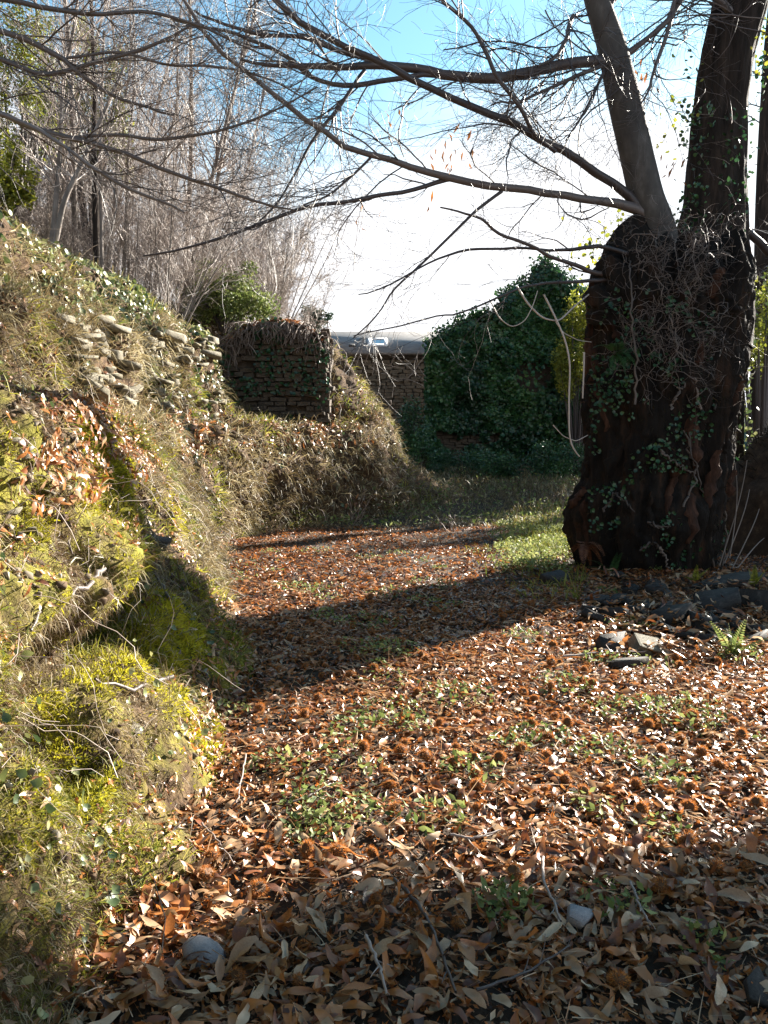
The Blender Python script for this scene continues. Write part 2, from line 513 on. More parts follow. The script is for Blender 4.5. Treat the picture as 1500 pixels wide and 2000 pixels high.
# far hill on the right
hx = np.linspace(-200, 700, 90); hy = np.linspace(330, 620, 30)
HX, HY = np.meshgrid(hx, hy, indexing='ij')
HZ = -30 + 62 * np.exp(-((HY - 480) / 90) ** 2) * (0.45 + 0.55 * np.exp(-((HX - 330) / 260) ** 2)) + 3.5 * fbm(np.stack([HX, HY, HX * 0], -1) * 0.06, 4, 2)
hill = obj('hills', mk_mesh('hills', np.stack([HX, HY, HZ], -1), grid_faces(90, 30)[:, ::-1], None, True), M['hill'])
tag(hill, 'far wooded hill in the gap right of the old trunk', None, None, 'structure')

# ------------------------------------------------------------------ the terraced bank on the left
KEYS = [
 (-4,  [(-.80, 0), (-1.15, .70), (-1.5, 1.55), (-2.1, 1.78), (-2.5, 2.4), (-3.5, 3.4), (-9, 5.6), (-45, 14)]),
 (2.0, [(-.80, 0), (-1.15, .65), (-1.5, 1.55), (-2.1, 1.78), (-2.5, 2.4), (-3.5, 3.4), (-9, 5.6), (-45, 14)]),
 (3.5, [(-.83, 0), (-1.22, .60), (-1.55, 1.58), (-2.1, 1.78), (-2.6, 2.4), (-3.5, 3.4), (-9, 5.6), (-45, 14)]),
 (4.85, [(-.93, 0), (-1.48, .60), (-1.70, 1.62), (-2.3, 1.82), (-2.75, 2.45), (-3.5, 3.4), (-9, 5.6), (-45, 14)]),
 (5.25, [(-1.0, 0), (-1.72, .58), (-2.12, 1.52), (-2.55, 1.82), (-2.9, 2.45), (-3.5, 3.4), (-9, 5.6), (-45, 14)]),
 (7,   [(-1.45, 0), (-1.90, .62), (-2.38, 1.5), (-2.85, 1.82), (-3.08, 2.5), (-3.5, 3.5), (-9, 5.6), (-45, 14)]),
 (10,  [(-2.15, 0), (-2.42, .80), (-2.75, 1.75), (-3.1, 1.95), (-3.32, 2.9), (-3.9, 3.75), (-9, 5.8), (-45, 14)]),
 (13,  [(-2.55, 0), (-2.62, .85), (-2.72, 1.8), (-3.0, 1.97), (-3.2, 3.25), (-3.85, 3.95), (-9, 5.8), (-45, 14)]),
 (14.3, [(-2.3, 0), (-2.3, .9), (-2.35, 1.85), (-2.75, 2.1), (-3.0, 3.4), (-4.4, 3.65), (-9, 5.8), (-45, 14)]),
 (15.3, [(-1.6, .02), (-1.7, .9), (-1.85, 1.9), (-3.2, 2.2), (-3.6, 3.2), (-4.8, 3.5),
  (-9, 5.8), (-45, 14)]),
 (16.2, [(-.75, .08), (-.95, .9), (-1.2, 1.9), (-2.9, 2.25), (-3.6, 3.1), (-4.6, 3.5), (-9, 5.8), (-45, 14)]),
 (17,  [(.25, .15), (-.05, .85), (-.55, 1.9), (-1.15, 2.4), (-1.9, 3.0), (-3.6, 3.6), (-9, 5.8), (-45, 14)]),
 (18,  [(1.1, .3), (.46, 1.05), (0, 2.2), (-.5, 3.0), (-1.1, 3.8), (-2.6, 4.2), (-9, 5.8), (-45, 14)]),
 (20,  [(1.9, .4), (.6, 1.0), (-.1, 2.0), (-.7, 2.8), (-1.4, 3.5), (-3.0, 4.1), (-9, 5.8), (-45, 14)]),
 (26,  [(1.6, .4), (.3, .8), (-.8, 1.4), (-1.6, 2.1), (-2.6, 3.0), (-4.2, 4.0), (-10, 5.8), (-45, 14)]),
 (34,  [(-3, .4), (-4, .8), (-5, 1.4), (-6, 2.1), (-7, 3.0), (-8, 4.0), (-13, 5.8), (-45, 14)]),
 (70,  [(-5, .2), (-7, .6), (-9, 1.2), (-11, 1.8), (-13, 2.5), (-16, 3.5), (-20, 5.8), (-45, 14)]),
]
KYv = np.array([k[0] for k in KEYS], float)
KPv = np.array([k[1] for k in KEYS], float)                     # nk, 8, 2
KPv = np.concatenate([KPv[:, :1] + np.array([.45, -.35]), KPv], 1)   # tucked under the ground
ydense = np.arange(-4, 70, 0.05)
dense = np.stack([[np.interp(ydense, KYv, KPv[:, c, k]) for k in (0, 1)] for c in range(9)], 0)   # 9,2,ny
ker = np.hanning(13); ker /= ker.sum()
pad = np.pad(dense, ((0, 0), (0, 0), (6, 6)), mode='edge')
dense = np.apply_along_axis(lambda a: np.convolve(a, ker, 'valid'), 2, pad)

def profile(Y):
    """9 x 2 profile points at each Y -> (len(Y), 9, 2)"""
    Y = np.atleast_1d(Y)
    return np.stack([np.stack([np.interp(Y, ydense, dense[c, k]) for k in (0, 1)], -1) for c in range(9)], 1)

sv = np.concatenate([np.linspace(-1, 0, 6)[:-1], np.linspace(0, 5, 166)[:-1], 5 + np.linspace(0, 2, 28) ** 1.0])
yv = np.concatenate([np.arange(-3.5, 1.4, .15), np.arange(1.4, 7, .032), np.arange(7, 14, .05), np.arange(14, 20, .055), np.arange(20, 30, .2), np.arange(30, 68, 1.0)])
PR = profile(yv)
ss = np.concatenate([[-1], np.arange(8)]).astype(float)
BX = np.stack([np.interp(sv, ss, PR[i, :, 0]) for i in range(len(yv))])
BZ = np.stack([np.interp(sv, ss, PR[i, :, 1]) for i in range(len(yv))])
# round the corners of the profile
k5 = np.hanning(15); k5 /= k5.sum()
def sm(A):
    B = np.pad(A, ((0, 0), (7, 7)), mode='edge')
    return np.apply_along_axis(lambda a: np.convolve(a, k5, 'valid'), 1, B)
w_near = (sv < 4.9)[None]
BX = np.where(w_near, sm(BX), BX); BZ = np.where(w_near, sm(BZ), BZ)
BP = np.stack([BX, np.repeat(yv[:, None], len(sv), 1), BZ], -1)
def grid_normals(P):
    a = np.gradient(P, axis=0); b = np.gradient(P, axis=1)
    n = nrm(np.cross(b, a))
    n = np.where(n[..., 2:3] < -0.2, -n, n)
    return n
BN = grid_normals(BP)
BN = np.where((BN[..., 0:1] < -0.3), -BN, BN)
amp = np.clip(1.0 - (sv - 5) / 1.0, 0.25, 1)[None] * np.clip((sv + .6) / .6, .1, 1)[None]
rough_w = 1 + 0.9 * ((sv > 2.9) & (sv < 4.2))[None] * ((yv > 6) & (yv < 15))[:, None]
disp = 0.16 * fbm(BP * 0.9, 3, 21) + rough_w * (0.12 * fbm(BP * 2.6, 4, 31)) + 0.065 * fbm(BP * 8, 4, 41)
hollow = np.clip(fbm(BP * np.array([1.5, 1.5, 2.2]), 3, 51) - .16, 0, .4)
disp = disp - .55 * hollow * ((sv > .5) & (sv < 4.6))[None]
gm = np.clip((BP[..., 1] - 2.3) / .6, 0, 1) * np.clip((4.95 - BP[..., 1]) / .25, 0, 1)
gzc = .64 + .07 * vnoise(BP * np.array([0, 1.7, 0]), 13)
disp = disp - .34 * np.exp(-((BP[..., 2] - gzc) / .085) ** 2) * gm + .10 * np.exp(-((BP[..., 2] - gzc - .22) / .10) ** 2) * gm
ridge = 0.05 * (1 - np.abs(vnoise(BP * np.array([2.0, 2.0, 5.0]), 77)))      # ledges of buried stones
disp = disp + ridge * ((sv > 0.4) & (sv < 2.2))[None]
BP = BP + BN * (disp * amp)[..., None]
BN = grid_normals(BP)
BN = np.where((BN[..., 0:1] < -0.3) & (BN[..., 2:3] < .3), -BN, BN)
SG, YG = np.meshgrid(sv, yv)
# how mossy each spot is
def mossy(s, y, P):
    n = fbm(P * 1.3, 3, 61)
    m = 0.47 - 0.04 * np.clip(y - 5.5, 0, 4) + 0.30 * n
    m = m - 0.22 * np.clip(s - 1.9, 0, 1) - 0.15 * np.clip(y - 13, 0, 2)
    m = m + 0.06 * ((y < 5.4) & (s < 2))
    return m
MO = mossy(SG, YG, BP)
BF = grid_faces(len(yv), len(sv))
bank = obj('bank_terrain', mk_mesh('bank_terrain', BP, BF[:, ::-1], MO.ravel(), True), M['bank'])
tag(bank, 'steep terraced earth bank with moss, leaves and dry grass', None, None, 'structure')

def bank_z(x, y):
    pr = profile([y])[0]
    return float(np.interp(-x, -pr[::1, 0], pr[:, 1])) if pr[0, 0] > x else 0.0

cellP = 0.25 * (BP[:-1, :-1] + BP[1:, :-1] + BP[:-1, 1:] + BP[1:, 1:])
cellA = np.linalg.norm(np.cross(BP[1:, :-1] - BP[:-1, :-1], BP[:-1, 1:] - BP[:-1, :-1]), axis=-1)
cellS = 0.5 * (SG[:-1, :-1] + SG[1:, 1:]); cellY = 0.5 * (YG[:-1, :-1] + YG[1:, 1:])
cellN = BN[:-1, :-1]
cellV = inview(cellP, 200)
def bank_pick(n, dens):
    """n random points on the bank with density weights per cell"""
    w = (cellA * cellV * dens).ravel(); w = w / w.sum()
    i = rng.choice(len(w), n, p=w)
    a, b = rng.random((2, n, 1))
    iu, iv = np.unravel_index(i, cellA.shape)
    P = BP[iu, iv] * (1 - a) * (1 - b) + BP[iu + 1, iv] * a * (1 - b) + BP[iu, iv + 1] * (1 - a) * b + BP[iu + 1, iv + 1] * a * b
    return P, BN[iu, iv], cellS.ravel()[i], cellY.ravel()[i]
dist = np.linalg.norm(cellP - np.array([0, 0, EYE]), axis=-1)
falloff = 1 / np.clip(dist, 2.2, 30) ** 1.55          # keep the picture density roughly even

# blades: a bent strip of two segments
def blades(P, D, Ln, Wd, droop=0.5):
    n = len(P)
    side = nrm(np.cross(D, rng.normal(size=(n, 3))))
    g = np.array([0, 0, -1.0])
    Ln = Ln[:, None]; w = (Wd[:, None]) * 0.5
    mid = P + D * Ln * 0.55
    tip = mid + nrm(D + g * droop * (0.5 + rng.random((n, 1)))) * Ln * 0.45
    V = np.stack([P - side * w, P + side * w, mid + side * w * .8, mid - side * w * .8, tip], 1)
    q = np.array([[0, 1, 2, 3]]); t = np.array([[3, 2, 4]])
    k = (np.arange(n) * 5)[:, None, None]
    return V.reshape(-1, 3), [(q[None] + k).reshape(-1, 4), (t[None] + k).reshape(-1, 3)]

# moss fronds
mfield = fbm(cellP * 1.3, 3, 61) + .5 * fbm(cellP * 4, 2, 63) - .12
_mx, _my, _md = project(cellP)
for (mx_, my_, mr_, ma_) in ((145, 1530, 85, 1.3), (175, 960, 60, .8), (220, 1290, 90, .8), (310, 1270, 50, .6), (60, 1030, 50, .6), (30, 1650, 70, .8), (250, 1660, 60, .6), (170, 1890, 70, .8), (190, 850, 40, .7), (100, 1380, 60, .7), (350, 1000, 40, .4), (420, 1110, 50, .3), (90, 750, 40, .5)):
    mfield = mfield + ma_ * np.exp(-((_mx - mx_) ** 2 + (_my - my_) ** 2) / mr_ ** 2)
P, N, s, y = bank_pick(95000, falloff * np.clip(mfield * 2.4 - .05, .02, 1.6) * (cellS < 2.1) * (cellS > 0.03) * (cellY < 11) * np.clip(1.3 - (cellY - 5) / 5, .1, 1))
d = np.linalg.norm(P - np.array([0, 0, EYE]), axis=1)
D = nrm(N + .8 * rng.normal(size=P.shape))
b_ = Bag()
Vb, Fb = blades(P - N * .004, D, rng.uniform(.012, .034, len(P)) * np.clip(d / 3.5, .8, 2), rng.uniform(.003, .006, len(P)) * np.clip(d / 2.6, .9, 3), .1)
b_.add(Vb, Fb, np.clip(.62 + .6 * fbm(P * 2.1, 3, 91) + .22 * rng.normal(size=len(P)), 0, 1))
b_.top('moss', M['moss'], 'yellow green moss cushioning the near bank', 'moss')

# dry grass on the bank
gd = np.where(cellY < 5.6, .5, 1.0) * np.where(cellS > 4.9, .35, 1) * np.where((cellS > 2) & (cellS < 3) & (cellY < 8), .35, 1) * (cellS > 0) * (cellS < 6)
gd = gd * np.clip(.5 + 2.2 * fbm(cellP * 1.3, 3, 101), .04, 2)
P, N, s, y = bank_pick(80000, falloff * gd)
d = np.linalg.norm(P - np.array([0, 0, EYE]), axis=1)
D = nrm(N * .55 + np.array([0.1, -.1, .05]) + .55 * rng.normal(size=P.shape))
Vb, Fb = blades(P, D, rng.uniform(.07, .24, len(P)) * np.clip(d / 6, .5, 1.7), rng.uniform(.0018, .0042, len(P)) * np.clip(d / 3, .8, 4), 1.3)
b_ = Bag(); b_.add(Vb, Fb, np.clip(.46 + .75 * fbm(P * 1.2, 3, 111) + .22 * rng.normal(size=len(P)), 0, 1))
b_.top('dry_grass', M['grass_dry'], 'straw coloured dead grass hanging down the bank', 'grass')

gd = (cellS > .1) * (cellS < 3.2) * (cellY < 9) * np.clip(.1 + 2.2 * fbm(cellP * 2.0, 3, 109), .02, 1.2) * np.clip(.8 - mfield, .1, 1)
P, N, s, y = bank_pick(42000, falloff * gd)
d = np.linalg.norm(P - np.array([0, 0, EYE]), axis=1)
D = nrm(N * .5 + np.array([0, 0, -.45]) + .6 * rng.normal(size=P.shape))
Vb, Fb = blades(P, D, rng.uniform(.025, .08, len(P)), rng.uniform(.0012, .003, len(P)) * np.clip(d / 3, .8, 3), .9)
b_ = Bag(); b_.add(Vb, Fb, np.clip(.40 + .7 * fbm(P * 2.2, 3, 113) + .25 * rng.normal(size=len(P)), 0, 1))
b_.top('thatch', M['thatch'], 'matted brown dead stems between the moss of the near bank', 'dead stems')
gd = (cellS > 0) * (cellS < 6) * np.clip(1.6 * fbm(cellP * 1.3, 3, 121) - .02, 0, 1)
P, N, s, y = bank_pick(34000, falloff * gd)
d = np.linalg.norm(P - np.array([0, 0, EYE]), axis=1)
D = nrm(N * .8 + np.array([0, 0, .3]) + .5 * rng.normal(size=P.shape))
Vb, Fb = blades(P, D, rng.uniform(.05, .16, len(P)) * np.clip(d / 6, .5, 1.7), rng.uniform(.002, .005, len(P)) * np.clip(d / 3, .8, 4), .8)
b_ = Bag(); b_.add(Vb, Fb, np.clip(.65 + .35 * fbm(P * 1.5, 2, 131) + .2 * rng.normal(size=len(P)), 0, 1))
b_.top('grass', M['grass_green'], 'green grass growing on the bank', 'grass')

# ivy and bramble leaves on the bank
ivy_t, ivy_f = leaf_template(4, .85, .3, .25, 0, .62)
gd = np.where(cellS > 4.0, 1.4, np.where((cellS > 3) & (cellY > 6), .8, np.where(cellY < 6, .05, .16))) * (cellS > .1) * (cellS < 6)
gd = gd * np.clip(np.where(cellS > 4, .6, .05) + 2.4 * fbm(cellP * 1.2, 3, 141), .01, 1.6)
P, N, s, y = bank_pick(32000, falloff * gd)
d = np.linalg.norm(P - np.array([0, 0, EYE]), axis=1)
nv = nrm(N + .55 * rng.normal(size=P.shape))
Vb, Fb = scatter(ivy_t, ivy_f, P + N * rng.uniform(.01, .10, (len(P), 1)), frames(nv), rng.uniform(.03, .07, len(P)) * np.clip(d / 6, .6, 1.5))
b_ = Bag(); b_.add(Vb, Fb, np.clip(.5 + .5 * fbm(P * 1.1, 2, 151) + .25 * rng.normal(size=len(P)), 0, 1))
b_.top('ivy', M['ivy_bank'], 'pale shiny ivy leaves trailing over the upper bank', 'ivy')

# thin trailing stems on the bank
P, N, s, y = bank_pick(1300, falloff * (cellS > .2) * (cellS < 5.6) * np.where(cellY < 5.5, .35, 1))
n = 9
out = np.empty((len(P), n, 3)); out[:, 0] = P + N * .02
d_ = nrm(rng.normal(size=P.shape) + N * .5 + np.array([0, 0, -.5]))
for j in range(1, n):
    d_ = nrm(d_ + .5 * rng.normal(size=P.shape) + np.array([0, 0, -.15]))
    out[:, j] = out[:, j - 1] + d_ * rng.uniform(.03, .09, (len(P), 1))
    out[:, j] += N * .012
Vb, Fb, t = tubes(out, np.repeat(rng.uniform(.0009, .0024, (len(P), 1)) * np.clip(y / 5, .8, 3)[:, None], n, 1), 3)
b_ = Bag(); b_.add(Vb, Fb, t)
b_.top('trailing_stems', M['vine'], 'thin dead stems trailing over the bank', 'stems')

# ------------------------------------------------------------------ leaf litter
TEMPL = [leaf_template(6, rng.uniform(.24, .36), rng.uniform(-.5, .7), rng.uniform(-.2, .8), rng.uniform(-1.6, 1.6), rng.uniform(.75, 1.05), .5, rng.uniform(-.5, .5)) for _ in range(14)]
TEMPL_LO = [leaf_template(3, rng.uniform(.26, .36), rng.uniform(-.4, .7), rng.uniform(0, .7), rng.uniform(-1, 1), 1.0, .35, rng.uniform(-.4, .4)) for _ in range(8)]

def base_x(y):
    return np.interp(y, ydense, dense[1, 0])

def litter_points(n, y0, y1, xr=7.0):
    y = y0 + (y1 - y0) * rng.random(n)
    bx = base_x(y)
    half = .52 * y + .5
    x = rng.uniform(np.maximum(bx - .12, -half), np.minimum(half, xr), n)
    P = np.stack([x, y, gz(x, y)], -1)
    return P[inview(P, 140)]

b_ = Bag()
for (n, y0, y1, tm, lift, s0, s1) in ((4200, 1.7, 3.2, TEMPL, .05, .035, .105), (8000, 3.2, 5.2, TEMPL, .04, .035, .105), (15000, 5.2, 8.5, TEMPL_LO, .035, .045, .12), (17000, 8.5, 15.5, TEMPL_LO, .03, .06, .14)):
    P = litter_points(n, y0, y1)
    # the litter thins out in patches so that weeds and soil show
    k = fbm(P * 1.7, 3, 171) + .9 * rng.random(len(P)) - np.clip((P[:, 1] - 9) / 12, 0, .35) > .16
    P = P[k]
    which = rng.integers(0, len(tm), len(P))
    for w in range(len(tm)):
        Q = P[which == w]
        up = nrm(np.array([0, 0, 1.0]) + .28 * rng.normal(size=Q.shape))
        Q = Q + np.array([0, 0, 1.0]) * rng.uniform(.006, lift, (len(Q), 1))
        Vb, Fb = scatter(tm[w][0], tm[w][1], Q, frames(up), rng.uniform(s0, s1, len(Q)))
        b_.add(Vb, Fb, np.clip(rng.beta(1.35, 1.75, len(Q)) - .06 * np.clip(Q[:, 1] - 5, 0, 4), 0, 1))
b_.top('leaf_litter', M['litter'], 'thick carpet of fallen chestnut leaves on the track', 'dead leaves', smooth=True)

# crumbs of leaf and husk between the leaves
b_ = Bag()
for (n, y0, y1, s0, s1) in ((15000, 1.7, 4.0, .010, .032), (16000, 4.0, 8.5, .018, .045), (12000, 8.5, 15.0, .03, .06)):
    P = litter_points(n, y0, y1); P[:, 2] += rng.uniform(.003, .035, len(P))
    Vb, Fb = scatter(TEMPL_LO[3][0] * np.array([1, 1.6, 1]), TEMPL_LO[3][1], P, frames(nrm(np.array([0, 0, 1.0]) + .7 * rng.normal(size=P.shape))), rng.uniform(s0, s1, len(P)))
    b_.add(Vb, Fb, rng.random(len(P)))
b_.top('leaf_crumbs', M['crumb'], 'broken bits of leaf and husk between the fallen leaves', 'leaf bits')

b_ = Bag()
for (n, y0, y1) in ((1500, 1.7, 4.0), (2200, 4.0, 8.0)):
    P = litter_points(n, y0, y1); P[:, 2] += rng.uniform(.02, .06, len(P))
    D = nrm(rng.normal(size=P.shape) * np.array([1, 1, .22]))
    Vb, Fb = blades(P, D, rng.uniform(.04, .16, len(P)), rng.uniform(.0025, .005, len(P)) * np.clip(P[:, 1] / 4, .7, 1.6), .15); b_.add(Vb, Fb, rng.uniform(.5, 1, len(P)))
b_.top('leaf_stalks', M['litter'], 'pale leaf stalks and straws strewn through the leaf litter', 'straws')

# dead leaves caught on the bank, thick on its ledges
gd = np.where((cellS > 2.0) & (cellS < 3.05), 4.5, np.where(cellS < .35, 1.6, .4)) * (cellS > -.1) * (cellS < 4.2)
gd = gd * np.clip(.55 + fbm(cellP * 1.2, 2, 181), .1, 1.5)
gd = gd * np.clip(.5 + 1.8 * fbm(cellP * 1.7, 3, 183), .05, 2)
P, N, s, y = bank_pick(14000, falloff * gd)
b_ = Bag()
which = rng.integers(0, 14, len(P))
for w in range(14):
    Q, n_, yq = P[which == w], N[which == w], y[which == w]
    Vb, Fb = scatter(TEMPL[w][0], TEMPL[w][1], Q + n_ * .015, frames(nrm(n_ + .35 * rng.normal(size=Q.shape))), rng.uniform(.025, .085, len(Q)) * np.clip(yq / 5, .7, 1.6))
    b_.add(Vb, Fb, np.clip(rng.beta(1.4, 1.5, len(Q)), 0, 1))
b_.top('fallen_leaves', M['litter'], 'dead leaves caught on the ledges of the bank', 'dead leaves', smooth=True)

P, N, s, y = bank_pick(3400, falloff ** .45 * (cellS > 1.6) * (cellS < 3.1) * (cellY > 3) * (cellY < 17) * np.clip(.15 + 2.2 * fbm(cellP * 1.6, 3, 187), .03, 1.5))
b_ = Bag()
for w in range(14):
    Q, n_, yq = P[w::14], N[w::14], y[w::14]
    Vb, Fb = scatter(TEMPL[w][0], TEMPL[w][1], Q + n_ * .05, frames(nrm(n_ + .3 * rng.normal(size=Q.shape))), rng.uniform(.05, .11, len(Q)) * np.clip(yq / 7, .8, 1.5)); b_.add(Vb, Fb, np.clip(rng.beta(1.4, 1.7, len(Q)), 0, 1))
b_.top('ledge_leaves', M['litter'], 'orange brown dead leaves drifted along the terrace ledge', 'dead leaves', smooth=True)

# the nearest leaves, one by one
variants = []
for k in range(30):
    tv, tf = TEMPL[k % 14]
    me = mk_mesh('leaf', tv, tf, np.full(len(tv), (k * .37) % 1.0 * .9 + .08), True)
    me.materials.append(M['litter'])
    variants.append(me)
P = litter_points(2500, 1.75, 3.7)
P = P[inview(P, -10)]
P = P[np.argsort(P[:, 1])][::3][:300]
for k, p in enumerate(P):
    o = bpy.data.objects.new('leaf', variants[k % 30])
    col.objects.link(o)
    o.parent = ground
    o.location = p + np.array([0, 0, rng.uniform(.035, .07)])
    o.rotation_euler = (rng.normal() * .4, rng.normal() * .4, rng.uniform(0, 6.28))
    sc = rng.uniform(.055, .13)
    o.scale = (sc, sc, sc)

# ------------------------------------------------------------------ chestnut burrs
def burr_mesh(k):
    n = 620
    v = nrm(rng.normal(size=(n, 3)))
    v = v[v[:, 2] > -.55]
    hole = nrm(rng.normal(size=3) + np.array([0, 0, .8]))
    v = v[v @ hole < .80]
    n = len(v)
    side = nrm(np.cross(v, rng.normal(size=(n, 3))))
    r0 = .62
    ln = rng.uniform(.30, .48, n)[:, None]
    dirs = nrm(v + .35 * rng.normal(size=v.shape))
    V = np.stack([v * r0 - side * .026, v * r0 + side * .026, v * r0 + dirs * ln], 1).reshape(-1, 3)
    F = np.arange(3 * n).reshape(n, 3)
    sp = mk_mesh('spines', V, F, np.repeat(rng.random(n), 3))
    sp.materials.append(M['burr'])
    th = np.linspace(0, np.pi, 7); ph = np.linspace(0, 2 * np.pi, 10)[:-1]
    S = np.stack([np.sin(th)[:, None] * np.cos(ph), np.sin(th)[:, None] * np.sin(ph), np.cos(th)[:, None] + 0 * ph], -1)
    Q = S.reshape(-1, 3)
    c = np.clip(Q @ hole - .72, 0, 1)[:, None]
    Q = Q * .66 - hole * c * 2.0
    hu = mk_mesh('husk', Q, grid_faces(7, 9, True), None, True)
    hu.materials.append(M['burr_core'])
    return sp, hu
BUR = [burr_mesh(k) for k in range(5)]
P = np.concatenate([litter_points(150, 1.9, 3.4), litter_points(320, 3.2, 6.0), litter_points(90, 6, 8)])
keep = []
for p in P:
    if fbm(p[None] * 1.6, 2, 222)[0] + .6 * rng.random() > .12 and inview(p, -20) and p[0] > base_x(p[1]) + .15 and all(np.linalg.norm(p[:2] - q[:2]) > .10 for q in keep):
        keep.append(p)
rng.shuffle(keep)
for k, p in enumerate(keep[:290]):
    sp, hu = BUR[k % 5]
    r = rng.uniform(.020, .044)
    t = thing('chestnut_burr', 'spiny orange brown chestnut burr lying among the dead leaves', 'burr', (p[0], p[1], p[2] + r * .55 + rng.uniform(.012, .04)), 'chestnut burrs scattered over the leaf litter')
    t.scale = (r, r * rng.uniform(.75, 1.1), r * rng.uniform(.6, 1))
    t.rotation_euler = (rng.normal() * .3, rng.normal() * .3, rng.uniform(0, 6.28))
    for nme, me in (('spines', sp), ('husk', hu)):
        o = bpy.data.objects.new(nme, me); col.objects.link(o); o.parent = t

# ------------------------------------------------------------------ weeds and grass on the track
weed_t, weed_f = leaf_template(3, .5, .3, .2)
def weed_patch(bag, c, rad, n, s0=.02, s1=.05, h=.09, t0=.5):
    a = rng.uniform(0, 6.28, n); r = rad * np.sqrt(rng.random(n))
    x = c[0] + np.cos(a) * r; y = c[1] + np.sin(a) * r
    P = np.stack([x, y, gz(x, y) + .03 + rng.uniform(.01, h, n) * (1 - .5 * r / rad)], -1)
    nv = nrm(np.array([0, 0, 1.0]) + .7 * rng.normal(size=P.shape))
    Vb, Fb = scatter(weed_t, weed_f, P, frames(nv), rng.uniform(s0, s1, n))
    bag.add(Vb, Fb, np.clip(t0 + .25 * rng.normal(size=n), 0, 1))
b_ = Bag()
def gpt(x, y):
    """ground point under photograph pixel"""
    a = math.atan((y - 1000) / 1570.0) + PITCH
    Y = EYE / math.tan(a)
    for _ in range(3):
        q = pix(x, y, Y); Y = Y * (EYE - float(gz(q[0], q[1]))) / (EYE - q[2])
    q = pix(x, y, Y)
    return q
WP = [(620, 1640, .13, 90), (595, 1590, .10, 60), (890, 1370, .22, 120), (1060, 1450, .14, 80), (920, 1525, .14, 80), (1210, 1400, .2, 110), (1170, 1300, .15, 80),
      (1330, 1400, .25, 120), (750, 1290, .2, 70), (980, 1790, .09, 55), (1200, 1790, .12, 60), (1340, 1420, .2, 80), (1000, 1465, .12, 60), (850, 1620, .14, 70), (1290, 1640, .10, 30),
      (700, 1430, .15, 70), (760, 1400, .2, 80), (1100, 1350, .2, 90), (1390, 1880, .10, 40), (1000, 1800, .1, 50), (590, 1160, .3, 120), (720, 1225, .3, 130), (850, 1150, .3, 100), (1230, 1230, .2, 70), (800, 1430, .12, 60), (1180, 1480, .16, 80), (1300, 1530, .14, 70)]
for (x, y, r, n) in WP:
    weed_patch(b_, gpt(x, y), r, n, .02, .045)
for _ in range(60):
    q = litter_points(1, 3.0, 12.0)
    if len(q): weed_patch(b_, q[0], rng.uniform(.06, .18) * (1 + .05 * q[0][1]), int(rng.integers(18, 60)), .018, .045, .07, .6)
for _ in range(70):                       # lusher by the foot of the tree
    q = gpt(rng.uniform(980, 1140), rng.uniform(1015, 1120))
    weed_patch(b_, q, rng.uniform(.15, .35), 60, .03, .07, .16, .75)
b_.top('weeds', M['weed'], 'small green weeds pushing through the leaf litter', 'weeds')

b_ = Bag()
n = 16000
x = np.concatenate([rng.uniform(700, 1150, n), rng.uniform(430, 1150, 3000)])
yy = np.concatenate([1005 + 75 * rng.random(n) ** 1.5, rng.uniform(1040, 1180, 3000)])
a = np.arctan((yy - 1000) / 1570.0) + PITCH
Y = EYE / np.tan(a); X = (x - 750) / 1570 * Y
P = np.stack([X, Y, gz(X, Y)], -1)
k = (fbm(P * .8, 2, 5) + .75 * (rng.random(len(P)) - .5) + .9 * np.clip((x - 1010) / 130, -1, 1) > .15) & (X > base_x(Y))
P = P[k]
D = nrm(np.array([0, 0, 1.0]) + .5 * rng.normal(size=P.shape))
Vb, Fb = blades(P, D, rng.uniform(.08, .22, len(P)), rng.uniform(.006, .013, len(P)), .6)
b_.add(Vb, Fb, np.clip(.62 + .25 * rng.normal(size=len(P)) + .3 * fbm(P * .7, 2, 8), 0, 1))
b_.top('short_grass', M['grass_green'], 'yellow green grass along the end of the track by the tree', 'grass')

# tangle of dead grass and bramble below the ivy wall
b_ = Bag()
n = 26000
X = rng.uniform(-1.6, 5.6, n); Y = rng.uniform(14.6, 26, n)
k = X > base_x(Y) - .2
X, Y = X[k], Y[k]
P = np.stack([X, Y, gz(X, Y)], -1)
hgt = np.clip(.4 + .9 * fbm(P * .6, 3, 15), .08, 1) * np.clip((Y - 14.3) / 3, .25, 1)
D = nrm(np.array([0, 0, 1.0]) + .6 * rng.normal(size=P.shape))
P[:, 2] += rng.random(len(P)) * hgt * .6
Vb, Fb = blades(P, D, rng.uniform(.15, .42, len(P)) * (hgt + .2), rng.uniform(.006, .014, len(P)), .9)
b_.add(Vb, Fb, np.clip(.32 + .3 * rng.normal(size=len(P)), 0, 1))
b_.top('undergrowth', M['grass_dry'], 'tangled dead grass and bramble in front of the ivy wall', 'undergrowth')
b_ = Bag()
m = rng.random(len(P)) < .14
Q = P[m] + np.array([0, 0, .1])
Vb, Fb = scatter(weed_t, weed_f, Q, frames(nrm(np.array([0, -.2, 1.0]) + .7 * rng.normal(size=Q.shape))), rng.uniform(.05, .11, len(Q)))
b_.add(Vb, Fb, np.clip(.45 + .3 * rng.normal(size=len(Q)), 0, 1))
b_.top('bramble_leaves', M['weed'], 'green bramble leaves in the tangle before the ivy wall', 'brambles', 'stuff')
